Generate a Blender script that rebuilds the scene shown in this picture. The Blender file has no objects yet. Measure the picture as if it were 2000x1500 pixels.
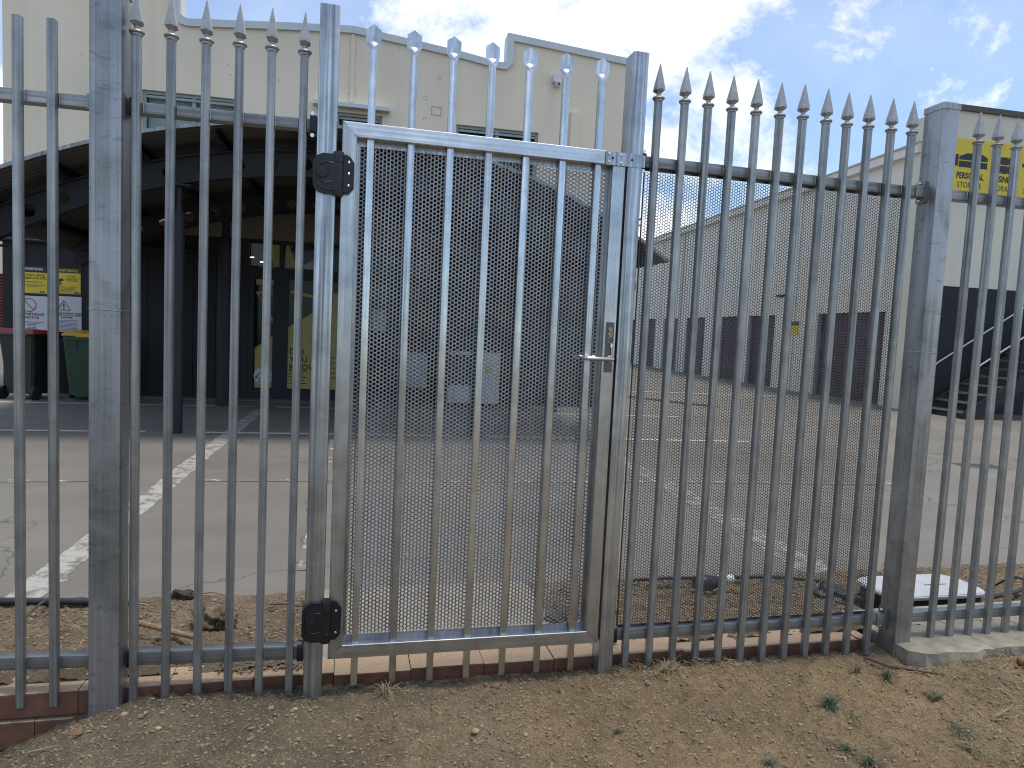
import bpy, math, random
import numpy as np
from mathutils import Vector, Matrix

R = math.radians
rnd = random.Random(7)
SC = bpy.context.scene
COL = SC.collection

# ---------------------------------------------------------------- camera
cd = bpy.data.cameras.new('camera')
cam = bpy.data.objects.new('camera', cd)
COL.objects.link(cam)
YAW, PITCH, ROLL = R(13.5), R(4.34), R(2.74)
fwd0 = Vector((math.sin(YAW), math.cos(YAW), 0)); rt0 = Vector((math.cos(YAW), -math.sin(YAW), 0))
fwd = math.cos(PITCH)*fwd0 - math.sin(PITCH)*Vector((0, 0, 1))
up0 = math.sin(PITCH)*fwd0 + math.cos(PITCH)*Vector((0, 0, 1))
rt = math.cos(ROLL)*rt0 + math.sin(ROLL)*up0
up = -math.sin(ROLL)*rt0 + math.cos(ROLL)*up0
m = Matrix(((rt.x, up.x, -fwd.x, 0), (rt.y, up.y, -fwd.y, 0), (rt.z, up.z, -fwd.z, 1.38), (0, 0, 0, 1)))
cam.matrix_world = m
cd.sensor_fit = 'HORIZONTAL'; cd.sensor_width = 36.0; cd.lens = 36.0*1350/2000
cd.clip_start = 0.05; cd.clip_end = 2000
SC.camera = cam

# ---------------------------------------------------------------- world
SUN_EL, SUN_AZ = R(79), R(98)          # azimuth clockwise from +Y
w = bpy.data.worlds.new('World'); SC.world = w; w.use_nodes = True
nt = w.node_tree; nt.nodes.clear()
def N(t, typ, **kw):
    n = t.nodes.new(typ)
    for k, v in kw.items():
        if k in n.inputs: n.inputs[k].default_value = v
        else: setattr(n, k, v)
    return n
def L(t, a, b): t.links.new(a, b)
out = N(nt, 'ShaderNodeOutputWorld'); bg = N(nt, 'ShaderNodeBackground'); bg.inputs['Strength'].default_value = 0.13
sky = N(nt, 'ShaderNodeTexSky'); sky.sky_type = 'NISHITA'; sky.sun_disc = False
sky.sun_elevation = SUN_EL; sky.sun_rotation = SUN_AZ; sky.air_density = 1.0; sky.dust_density = 0.4; sky.ozone_density = 3.0
tc = N(nt, 'ShaderNodeTexCoord')
sep = N(nt, 'ShaderNodeSeparateXYZ'); L(nt, tc.outputs['Generated'], sep.inputs[0])
mz = N(nt, 'ShaderNodeMath', operation='MAXIMUM'); L(nt, sep.outputs[2], mz.inputs[0]); mz.inputs[1].default_value = 0.0
az_ = N(nt, 'ShaderNodeMath', operation='ADD'); L(nt, mz.outputs[0], az_.inputs[0]); az_.inputs[1].default_value = 0.85
dv = N(nt, 'ShaderNodeVectorMath', operation='DIVIDE'); L(nt, tc.outputs['Generated'], dv.inputs[0])
cb = N(nt, 'ShaderNodeCombineXYZ')
for i in range(3): L(nt, az_.outputs[0], cb.inputs[i])
L(nt, cb.outputs[0], dv.inputs[1])
mp = N(nt, 'ShaderNodeMapping'); mp.inputs['Location'].default_value = (31.1, 4.2, 1.4); mp.inputs['Rotation'].default_value = (0, 0, 0.5)
L(nt, dv.outputs[0], mp.inputs[0])
n1 = N(nt, 'ShaderNodeTexNoise'); n1.inputs['Scale'].default_value = 4.4; n1.inputs['Detail'].default_value = 12; n1.inputs['Roughness'].default_value = 0.66; n1.inputs['Distortion'].default_value = 0.25
L(nt, mp.outputs[0], n1.inputs['Vector'])
r1 = N(nt, 'ShaderNodeValToRGB'); r1.color_ramp.elements[0].position = 0.462; r1.color_ramp.elements[1].position = 0.62
L(nt, n1.outputs['Fac'], r1.inputs[0])
n2 = N(nt, 'ShaderNodeTexNoise'); n2.inputs['Scale'].default_value = 1.3; n2.inputs['Detail'].default_value = 5; n2.inputs['Roughness'].default_value = 0.55
L(nt, mp.outputs[0], n2.inputs['Vector'])
r2 = N(nt, 'ShaderNodeMapRange'); r2.inputs[1].default_value = 0.3; r2.inputs[2].default_value = 0.7; r2.inputs[3].default_value = 0.02; r2.inputs[4].default_value = 0.30
L(nt, n2.outputs['Fac'], r2.inputs[0])
mxa = N(nt, 'ShaderNodeMath', operation='MAXIMUM')
ml = N(nt, 'ShaderNodeMath', operation='MULTIPLY'); ml.inputs[1].default_value = 0.97
L(nt, r1.outputs[0], ml.inputs[0]); L(nt, ml.outputs[0], mxa.inputs[0]); L(nt, r2.outputs[0], mxa.inputs[1])
mix = N(nt, 'ShaderNodeMix', data_type='RGBA')
L(nt, mxa.outputs[0], mix.inputs['Factor']); tn = N(nt, 'ShaderNodeMix', data_type='RGBA', blend_type='MULTIPLY'); tn.inputs['Factor'].default_value = 1.0; L(nt, sky.outputs[0], tn.inputs['A']); tn.inputs['B'].default_value = (0.64, 0.83, 0.97, 1); L(nt, tn.outputs['Result'], mix.inputs['A']); mix.inputs['B'].default_value = (7.8, 7.6, 7.3, 1)
n3 = N(nt, 'ShaderNodeTexNoise'); n3.inputs['Scale'].default_value = 7.0; n3.inputs['Detail'].default_value = 8; n3.inputs['Roughness'].default_value = 0.6; L(nt, mp.outputs[0], n3.inputs['Vector'])
r3 = N(nt, 'ShaderNodeValToRGB'); r3.color_ramp.elements[0].position = 0.38; r3.color_ramp.elements[1].position = 0.60
r3.color_ramp.elements[0].color = (0.58, 0.61, 0.66, 1); r3.color_ramp.elements[1].color = (0.80, 0.79, 0.77, 1); L(nt, n3.outputs['Fac'], r3.inputs[0])
sc3 = N(nt, 'ShaderNodeVectorMath', operation='SCALE'); sc3.inputs[3].default_value = 9.6; L(nt, r3.outputs[0], sc3.inputs[0]); L(nt, sc3.outputs[0], mix.inputs['B'])
L(nt, mix.outputs['Result'], bg.inputs['Color']); L(nt, bg.outputs[0], out.inputs[0])

sd = bpy.data.lights.new('sun', 'SUN'); sd.energy = 1.85; sd.angle = R(11); sd.color = (1, 0.92, 0.80)
sun = bpy.data.objects.new('sun', sd); COL.objects.link(sun)
sdir = Vector((math.sin(SUN_AZ)*math.cos(SUN_EL), math.cos(SUN_AZ)*math.cos(SUN_EL), math.sin(SUN_EL)))
sun.rotation_euler = sdir.to_track_quat('Z', 'Y').to_euler(); sun.location = sdir*30
SC.view_settings.view_transform = 'Standard'; SC.view_settings.look = 'None'
SC.view_settings.exposure = 0.58; SC.view_settings.gamma = 1.0
try: SC.view_settings.use_curve_mapping = False
except Exception: pass
SC.cycles.max_bounces = 8; SC.cycles.use_denoising = True; SC.cycles.filter_width = 1.15; SC.cycles.caustics_reflective = False

# ---------------------------------------------------------------- materials
def mat(name, col, rough=0.6, metal=0.0, spec=None):
    mt = bpy.data.materials.new(name); mt.use_nodes = True; t = mt.node_tree
    b = t.nodes['Principled BSDF']
    b.inputs['Base Color'].default_value = (*col, 1); b.inputs['Roughness'].default_value = rough; b.inputs['Metallic'].default_value = metal
    if spec is not None: b.inputs['Specular IOR Level'].default_value = spec
    return mt, t, b
def coords(t, scale=(1, 1, 1), rand=True):
    tcn = N(t, 'ShaderNodeTexCoord'); mpn = N(t, 'ShaderNodeMapping'); mpn.inputs['Scale'].default_value = scale
    if rand:
        oi = N(t, 'ShaderNodeObjectInfo'); mu = N(t, 'ShaderNodeVectorMath', operation='SCALE'); mu.inputs[3].default_value = 13.7
        cbn = N(t, 'ShaderNodeCombineXYZ')
        for i in range(3): L(t, oi.outputs['Random'], cbn.inputs[i])
        L(t, cbn.outputs[0], mu.inputs[0])
        ad = N(t, 'ShaderNodeVectorMath', operation='ADD'); L(t, tcn.outputs['Object'], ad.inputs[0]); L(t, mu.outputs[0], ad.inputs[1])
        L(t, ad.outputs[0], mpn.inputs[0])
    else: L(t, tcn.outputs['Object'], mpn.inputs[0])
    return mpn.outputs[0]
def noise(t, vec, scale, detail=4, rough=0.55, dist=0.0):
    n = N(t, 'ShaderNodeTexNoise'); n.inputs['Scale'].default_value = scale; n.inputs['Detail'].default_value = detail
    n.inputs['Roughness'].default_value = rough; n.inputs['Distortion'].default_value = dist; L(t, vec, n.inputs['Vector']); return n.outputs['Fac']
def ramp(t, fac, stops):
    r = N(t, 'ShaderNodeValToRGB'); e = r.color_ramp.elements
    while len(e) < len(stops): e.new(0.5)
    for i, (p, c) in enumerate(stops):
        e[i].position = p; e[i].color = (*c, 1) if len(c) == 3 else c
    L(t, fac, r.inputs[0]); return r.outputs[0]
def mixc(t, fac, a, b, mode='MIX'):
    mx = N(t, 'ShaderNodeMix', data_type='RGBA', blend_type=mode)
    for nm, v in (('Factor', fac), ('A', a), ('B', b)):
        if isinstance(v, (int, float)): mx.inputs[nm].default_value = v
        elif isinstance(v, tuple): mx.inputs[nm].default_value = (*v, 1)
        else: L(t, v, mx.inputs[nm])
    return mx.outputs['Result']
def bump(t, b, h, strength=0.3, dist=0.01):
    bn = N(t, 'ShaderNodeBump'); bn.inputs['Strength'].default_value = strength; bn.inputs['Distance'].default_value = dist
    L(t, h, bn.inputs['Height']); L(t, bn.outputs[0], b.inputs['Normal'])
def maprange(t, f, a, b_, c, d):
    n = N(t, 'ShaderNodeMapRange'); L(t, f, n.inputs[0])
    for i, v in enumerate((a, b_, c, d)): n.inputs[i+1].default_value = v
    return n.outputs[0]
def galv(name, dark, mid, light, rough, metal=0.8, axis='z'):
    mt, t, b = mat(name, mid, rough, metal)
    sc = {'z': (110, 110, 1.2), 'x': (1.5, 110, 110)}[axis]
    v = coords(t, sc); st = noise(t, v, 1.0, 3)
    v2 = coords(t, (1, 1, 1)); bl = noise(t, v2, 9.0, 5, 0.6, 0.4); sp = noise(t, v2, 160.0, 2)
    c = ramp(t, st, [(0.3, dark), (0.5, mid), (0.72, light)])
    c2 = ramp(t, bl, [(0.3, (0.62, 0.63, 0.65)), (0.6, (1.0, 1.0, 1.0))])
    c3 = ramp(t, sp, [(0.28, (0.5, 0.5, 0.5)), (0.36, (1, 1, 1))])
    c = mixc(t, 0.8, c, c2, 'MULTIPLY'); c = mixc(t, 0.6, c, c3, 'MULTIPLY')
    oi = N(t, 'ShaderNodeObjectInfo'); c = mixc(t, 1.0, c, ramp(t, oi.outputs['Random'], [(0.0, (0.82, 0.82, 0.83)), (0.5, (0.95, 0.95, 0.95)), (1.0, (1.08, 1.08, 1.07))]), 'MULTIPLY')
    L(t, c, b.inputs['Base Color'])
    rr = maprange(t, st, 0.3, 0.7, rough+0.12, rough-0.1); L(t, rr, b.inputs['Roughness'])
    bump(t, b, st, 0.15, 0.002)
    return mt
M = {}
M['galv_new'] = galv('new_galvanised', (0.46, 0.49, 0.52), (0.62, 0.65, 0.68), (0.76, 0.79, 0.82), 0.27, 1.0)
M['galv_frame'] = galv('gate_frame_zinc', (0.53, 0.55, 0.57), (0.58, 0.60, 0.62), (0.64, 0.66, 0.68), 0.30, 0.95)
M['galv_new_h'] = galv('new_galvanised_rail', (0.53, 0.55, 0.57), (0.58, 0.60, 0.62), (0.64, 0.66, 0.68), 0.30, 0.95, 'x')
M['galv_post'] = galv('galvanised_gate_post', (0.22, 0.24, 0.26), (0.42, 0.445, 0.47), (0.66, 0.69, 0.72), 0.32, 0.9)
M['galv_old'] = galv('weathered_galvanised', (0.22, 0.225, 0.22), (0.335, 0.345, 0.34), (0.45, 0.46, 0.455), 0.40, 0.72)
M['galv_old_h'] = galv('weathered_galvanised_rail', (0.20, 0.205, 0.20), (0.30, 0.305, 0.30), (0.40, 0.41, 0.405), 0.42, 0.7, 'x')
M['galv_sheet'] = galv('perforated_zinc', (0.36, 0.365, 0.37), (0.41, 0.415, 0.42), (0.46, 0.465, 0.47), 0.30, 1.0)
M['galv_sheet_old'] = galv('dull_perforated_zinc', (0.15, 0.155, 0.155), (0.19, 0.195, 0.195), (0.23, 0.235, 0.235), 0.35, 1.0)
def post_scuffed():
    mt = galv('scuffed_galvanised_post', (0.27, 0.28, 0.275), (0.36, 0.375, 0.37), (0.45, 0.465, 0.46), 0.38, 0.8)
    t = mt.node_tree; b = t.nodes['Principled BSDF']
    src = b.inputs['Base Color'].links[0].from_socket
    v = coords(t, (2.2, 2.2, 1.4), True); patch = noise(t, v, 1.3, 2, 0.5, 0.8)
    pale = ramp(t, patch, [(0.47, (0, 0, 0)), (0.56, (1, 1, 1))])
    c = mixc(t, pale, src, (0.36, 0.36, 0.375))
    v3 = coords(t, (7, 7, 22), True); sm = noise(t, v3, 1.0, 4, 0.6, 2.4)
    smm = ramp(t, sm, [(0.57, (1, 1, 1)), (0.72, (0.5, 0.5, 0.52))])
    c = mixc(t, 0.8, c, smm, 'MULTIPLY'); L(t, c, b.inputs['Base Color'])
    return mt
M['post'] = post_scuffed()
def simple(name, col, rough=0.6, metal=0.0, var=0.12, scale=6.0, bumpy=0.0, bscale=60):
    mt, t, b = mat(name, col, rough, metal)
    v = coords(t); n = noise(t, v, scale, 5, 0.6)
    lo = tuple(max(0, c*(1-var)) for c in col); hi = tuple(min(1, c*(1+var)) for c in col)
    L(t, ramp(t, n, [(0.3, lo), (0.7, hi)]), b.inputs['Base Color'])
    if bumpy: bump(t, b, noise(t, v, bscale, 4), bumpy, 0.004)
    return mt
M['black'] = simple('black_plastic', (0.009, 0.0095, 0.011), 0.38, 0, 0.3, 20, 0.2, 300)
M['screw'] = simple('bright_screw', (0.75, 0.76, 0.78), 0.25, 1.0)
M['steel'] = simple('brushed_stainless', (0.55, 0.54, 0.52), 0.28, 1.0, 0.1)
M['plate'] = simple('stainless_lock_plate', (0.13, 0.125, 0.115), 0.38, 0.9, 0.15)
M['tipm'] = simple('cast_aluminium', (0.36, 0.36, 0.355), 0.42, 0.6, 0.12, 40, 0.2, 200)
M['brass'] = simple('brass', (0.34, 0.28, 0.18), 0.35, 1.0)
def render_wall(name, col, streak=0.1):
    mt, t, b = mat(name, col, 0.85)
    v = coords(t, (1, 1, 1), False); v2 = coords(t, (5, 5, 0.25), False)
    n = noise(t, v, 0.6, 6, 0.6); s = noise(t, v2, 1.0, 4, 0.6); f = noise(t, v, 45, 4)
    c = ramp(t, n, [(0.3, tuple(x*0.93 for x in col)), (0.7, tuple(min(1, x*1.04) for x in col))])
    c = mixc(t, streak*2, c, ramp(t, s, [(0.3, (0.8, 0.78, 0.72)), (0.6, (1, 1, 1))]), 'MULTIPLY')
    sp = noise(t, v, 7.0, 1); c = mixc(t, 0.35, c, ramp(t, sp, [(0.20, (0.55, 0.5, 0.42)), (0.26, (1, 1, 1))]), 'MULTIPLY')
    L(t, c, b.inputs['Base Color']); bump(t, b, f, 0.12, 0.004)
    return mt
M['cream'] = render_wall('cream_render', (0.77, 0.69, 0.55), 0.14)
M['cream2'] = render_wall('pale_precast', (0.76, 0.73, 0.66), 0.16)
M['cream3'] = render_wall('cream_front_wall', (0.64, 0.61, 0.52), 0.06)
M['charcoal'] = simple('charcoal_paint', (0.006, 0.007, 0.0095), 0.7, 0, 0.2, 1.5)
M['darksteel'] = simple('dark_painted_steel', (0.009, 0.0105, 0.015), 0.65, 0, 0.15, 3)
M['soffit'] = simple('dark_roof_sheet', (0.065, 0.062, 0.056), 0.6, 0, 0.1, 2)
M['rooftop'] = simple('pale_roof_sheet', (0.42, 0.42, 0.42), 0.5, 0.2, 0.1, 2)
M['coping'] = simple('pale_blue_grey_coping', (0.52, 0.58, 0.60), 0.5, 0, 0.08, 1.5)
M['alu'] = simple('grey_green_window_frame', (0.30, 0.34, 0.34), 0.45, 0.1, 0.1)
M['purple'] = simple('plum_roller_door', (0.055, 0.028, 0.045), 0.5, 0.1, 0.15, 2)
M['red'] = simple('maroon_roller_door', (0.12, 0.03, 0.03), 0.5, 0.1, 0.15, 2)
M['curtain'] = simple('pale_curtain', (0.72, 0.78, 0.77), 0.8, 0, 0.1, 3)
M['white'] = simple('white_paint', (0.62, 0.63, 0.63), 0.5, 0, 0.05)
M['signwhite'] = simple('white_sign', (0.52, 0.54, 0.57), 0.45, 0, 0.04)
M['yellow'] = simple('yellow_sign', (0.62, 0.48, 0.03), 0.45, 0, 0.05)
M['yellow2'] = simple('yellow_window_film', (0.36, 0.30, 0.09), 0.5, 0, 0.06)
M['ink'] = simple('black_ink', (0.012, 0.012, 0.014), 0.5)
M['redink'] = simple('red_ink', (0.35, 0.04, 0.05), 0.5)
M['redlid'] = simple('red_bin_lid', (0.16, 0.012, 0.02), 0.4)
M['yellowlid'] = simple('yellow_bin_lid', (0.65, 0.38, 0.02), 0.4)
M['binblack'] = simple('dark_bin_plastic', (0.012, 0.016, 0.015), 0.5)
M['bingreen'] = simple('green_bin_plastic', (0.03, 0.065, 0.038), 0.5)
M['rubber'] = simple('black_rubber', (0.012, 0.012, 0.012), 0.7)
M['greycab'] = simple('grey_cabinet', (0.33, 0.34, 0.36), 0.5, 0, 0.06)
M['pipe'] = simple('black_poly_pipe', (0.02, 0.021, 0.024), 0.4, 0, 0.4, 30)
M['pitlid'] = simple('pale_grey_plastic_lid', (0.42, 0.43, 0.46), 0.45, 0, 0.1, 12, 0.25, 120)
gm, t, b = mat('dark_glass', (0.008, 0.010, 0.013), 0.08, 0.0, 0.22); M['glass'] = gm
gm, t, b = mat('window_pane', (0.8, 0.85, 0.85), 0.03, 0.0, 0.6); b.inputs['Transmission Weight'].default_value = 1.0; b.inputs['IOR'].default_value = 1.1; M['pane'] = gm
gm, t, b = mat('lit_lamp', (0.9, 0.9, 0.85), 0.5); b.inputs['Emission Color'].default_value = (1, 0.97, 0.9, 1); b.inputs['Emission Strength'].default_value = 1.6; M['lamp'] = gm

def concrete():
    mt, t, b = mat('worn_concrete', (0.2, 0.19, 0.175), 0.8)
    v = coords(t, (1, 1, 1), False); v2 = coords(t, (0.35, 1.6, 1), False)
    n = noise(t, v, 0.5, 6, 0.6, 0.3); n2 = noise(t, v2, 1.3, 6, 0.65); f = noise(t, v, 90, 4, 0.7); br = noise(t, coords(t, (4, 70, 1), False), 1.0, 3)
    c = ramp(t, n, [(0.3, (0.150, 0.138, 0.117)), (0.7, (0.210, 0.194, 0.168))])
    c = mixc(t, 0.5, c, ramp(t, n2, [(0.3, (0.72, 0.72, 0.74)), (0.6, (1, 1, 1))]), 'MULTIPLY')
    c = mixc(t, 0.5, c, ramp(t, f, [(0.3, (0.75, 0.74, 0.72)), (0.65, (1.1, 1.1, 1.1))]), 'MULTIPLY')
    c = mixc(t, 0.5, c, ramp(t, br, [(0.3, (0.85, 0.85, 0.85)), (0.65, (1.05, 1.05, 1.05))]), 'MULTIPLY')
    # cracks: thin lines where a warped voronoi distance is small
    w2 = N(t, 'ShaderNodeTexNoise'); w2.inputs['Scale'].default_value = 2.5; w2.inputs['Detail'].default_value = 5; L(t, v, w2.inputs['Vector'])
    ad = N(t, 'ShaderNodeVectorMath', operation='ADD'); scn = N(t, 'ShaderNodeVectorMath', operation='SCALE'); scn.inputs[3].default_value = 0.5
    L(t, w2.outputs['Color'], scn.inputs[0]); L(t, scn.outputs[0], ad.inputs[0]); L(t, v, ad.inputs[1])
    vo = N(t, 'ShaderNodeTexVoronoi', feature='DISTANCE_TO_EDGE'); vo.inputs['Scale'].default_value = 0.42; L(t, ad.outputs[0], vo.inputs['Vector'])
    ck = ramp(t, vo.outputs['Distance'], [(0.0, (0.35, 0.33, 0.3)), (0.0035, (1, 1, 1))])
    c = mixc(t, 0.8, c, ck, 'MULTIPLY')
    L(t, c, b.inputs['Base Color']); bump(t, b, f, 0.25, 0.003)
    return mt
M['concrete'] = concrete()
def paint(name, thr, sc, dim=1.0):
    # worn white line paint on concrete colour
    mt, t, b = mat(name, (0.6, 0.6, 0.58), 0.7)
    v = coords(t, (1, 1, 1), False); n = noise(t, v, sc, 7, 0.72)
    c = ramp(t, n, [(thr-0.02, (0.175, 0.16, 0.14)), (thr+0.07, (0.50*dim, 0.485*dim, 0.44*dim)), (0.9, (0.60*dim, 0.585*dim, 0.535*dim))])
    f = noise(t, v, 90, 4, 0.7); c = mixc(t, 0.4, c, ramp(t, f, [(0.3, (0.75, 0.74, 0.72)), (0.65, (1.05, 1.05, 1.05))]), 'MULTIPLY')
    L(t, c, b.inputs['Base Color']); return mt
M['paint'] = paint('line_paint', 0.34, 5.0); M['paint_worn'] = paint('worn_line_paint', 0.56, 6.0); M['paint_faded'] = paint('faded_line_paint', 0.50, 9.0, 0.66); M['paint_wide'] = paint('wide_line_paint', 0.44, 9.0, 0.74)
def soil(name, lo, mid, hi, patch):
    mt, t, b = mat(name, mid, 0.95, 0, 0.2)
    v = coords(t, (1, 1, 1), False)
    n = noise(t, v, 2.2, 6, 0.65, 0.5); f = noise(t, v, 150, 5, 0.75); g = noise(t, v, 420, 2, 0.6); l = noise(t, v, 22, 6, 0.7)
    c = ramp(t, f, [(0.28, lo), (0.5, mid), (0.72, hi)])
    c = mixc(t, ramp(t, n, [(0.42, (0, 0, 0)), (0.58, (1, 1, 1))]), c, patch, 'MULTIPLY')
    c = mixc(t, 0.7, c, ramp(t, l, [(0.3, (0.6, 0.58, 0.55)), (0.6, (1.08, 1.06, 1.02))]), 'MULTIPLY')
    c = mixc(t, ramp(t, g, [(0.70, (0, 0, 0)), (0.76, (1, 1, 1))]), c, (0.42, 0.36, 0.27))
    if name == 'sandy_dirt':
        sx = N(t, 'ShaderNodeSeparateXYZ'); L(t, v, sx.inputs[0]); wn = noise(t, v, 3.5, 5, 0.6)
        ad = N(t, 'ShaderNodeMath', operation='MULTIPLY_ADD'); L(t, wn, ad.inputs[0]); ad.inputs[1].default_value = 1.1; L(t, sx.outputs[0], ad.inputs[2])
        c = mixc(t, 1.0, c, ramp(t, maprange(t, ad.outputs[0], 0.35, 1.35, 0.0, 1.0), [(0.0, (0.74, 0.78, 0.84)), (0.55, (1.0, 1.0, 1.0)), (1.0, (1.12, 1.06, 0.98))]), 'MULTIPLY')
    L(t, c, b.inputs['Base Color'])
    bump(t, b, f, 1.0, 0.010)
    return mt
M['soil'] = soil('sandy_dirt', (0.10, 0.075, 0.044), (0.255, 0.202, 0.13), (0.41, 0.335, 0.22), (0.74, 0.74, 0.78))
M['soil2'] = soil('garden_soil', (0.10, 0.076, 0.05), (0.235, 0.185, 0.13), (0.37, 0.30, 0.215), (0.80, 0.79, 0.79))
M['stone'] = simple('pebble', (0.32, 0.26, 0.175), 0.9, 0, 0.35, 30, 0.4, 150)
M['clod'] = simple('dirt_clod', (0.24, 0.19, 0.122), 0.95, 0, 0.35, 30, 0.5, 200)
M['ochre'] = simple('ochre_stone', (0.34, 0.25, 0.12), 0.85, 0, 0.3, 40, 0.4, 150)
M['redstone'] = simple('brown_stone', (0.20, 0.115, 0.07), 0.85, 0, 0.3, 40, 0.5, 150)
M['paver'] = None
def paver():
    mt, t, b = mat('dusty_red_brick', (0.3, 0.13, 0.09), 0.85)
    v = coords(t, (1, 1, 1)); n = noise(t, v, 14, 5, 0.65); f = noise(t, v, 130, 4, 0.7)
    base = ramp(t, n, [(0.3, (0.12, 0.050, 0.032)), (0.7, (0.19, 0.09, 0.055))])
    ge = N(t, 'ShaderNodeNewGeometry'); sx = N(t, 'ShaderNodeSeparateXYZ'); L(t, ge.outputs['Normal'], sx.inputs[0])
    dn = ramp(t, noise(t, v, 9, 5, 0.7), [(0.2, (0.7, 0.7, 0.7)), (0.5, (1, 1, 1))])
    up_ = ramp(t, sx.outputs[2], [(0.5, (0, 0, 0)), (0.85, (1, 1, 1))])
    fac = mixc(t, 1.0, up_, dn, 'MULTIPLY')
    dust = ramp(t, f, [(0.3, (0.33, 0.225, 0.145)), (0.6, (0.52, 0.375, 0.245))])
    L(t, mixc(t, fac, base, dust), b.inputs['Base Color']); bump(t, b, f, 0.4, 0.003); return mt
M['paver'] = paver()
M['slab'] = simple('pale_concrete_slab', (0.27, 0.245, 0.195), 0.9, 0, 0.3, 14, 0.9, 90)
M['path'] = simple('pale_path_concrete', (0.27, 0.24, 0.19), 0.9, 0, 0.15, 8, 0.4, 120)
M['taupe'] = render_wall('taupe_painted_shade', (0.20, 0.175, 0.135), 0.1)  # darker than the cream render, to put canopy shade into the colour
M['wood'] = simple('weathered_wood', (0.26, 0.175, 0.095), 0.85, 0, 0.35, 25, 0.5, 90)
M['darkwood'] = simple('dark_twig', (0.07, 0.052, 0.038), 0.9, 0, 0.3, 30)
M['straw'] = simple('dry_straw', (0.33, 0.26, 0.15), 0.8, 0, 0.25, 30)
M['grass'] = simple('grass_blade', (0.075, 0.10, 0.055), 0.7, 0, 0.35, 30)
M['grass2'] = simple('yellowing_grass', (0.20, 0.18, 0.09), 0.75, 0, 0.35, 30)
M['rootclod'] = simple('matted_roots', (0.05, 0.038, 0.028), 0.95, 0, 0.5, 40, 0.8, 80)
M['rootearth'] = simple('earthy_root_mat', (0.13, 0.10, 0.068), 0.95, 0, 0.5, 25, 1.0, 90)
M['leafdry'] = simple('dry_leaf', (0.18, 0.10, 0.06), 0.75, 0, 0.3, 40)
M['leaf'] = simple('tree_leaves', (0.06, 0.075, 0.04), 0.7, 0, 0.35, 1.0)
M['mulch'] = simple('bark_mulch', (0.26, 0.17, 0.10), 0.9, 0, 0.45, 30)
M['footing'] = simple('concrete_footing', (0.20, 0.19, 0.17), 0.9, 0, 0.2, 20, 0.4, 80)

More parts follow.
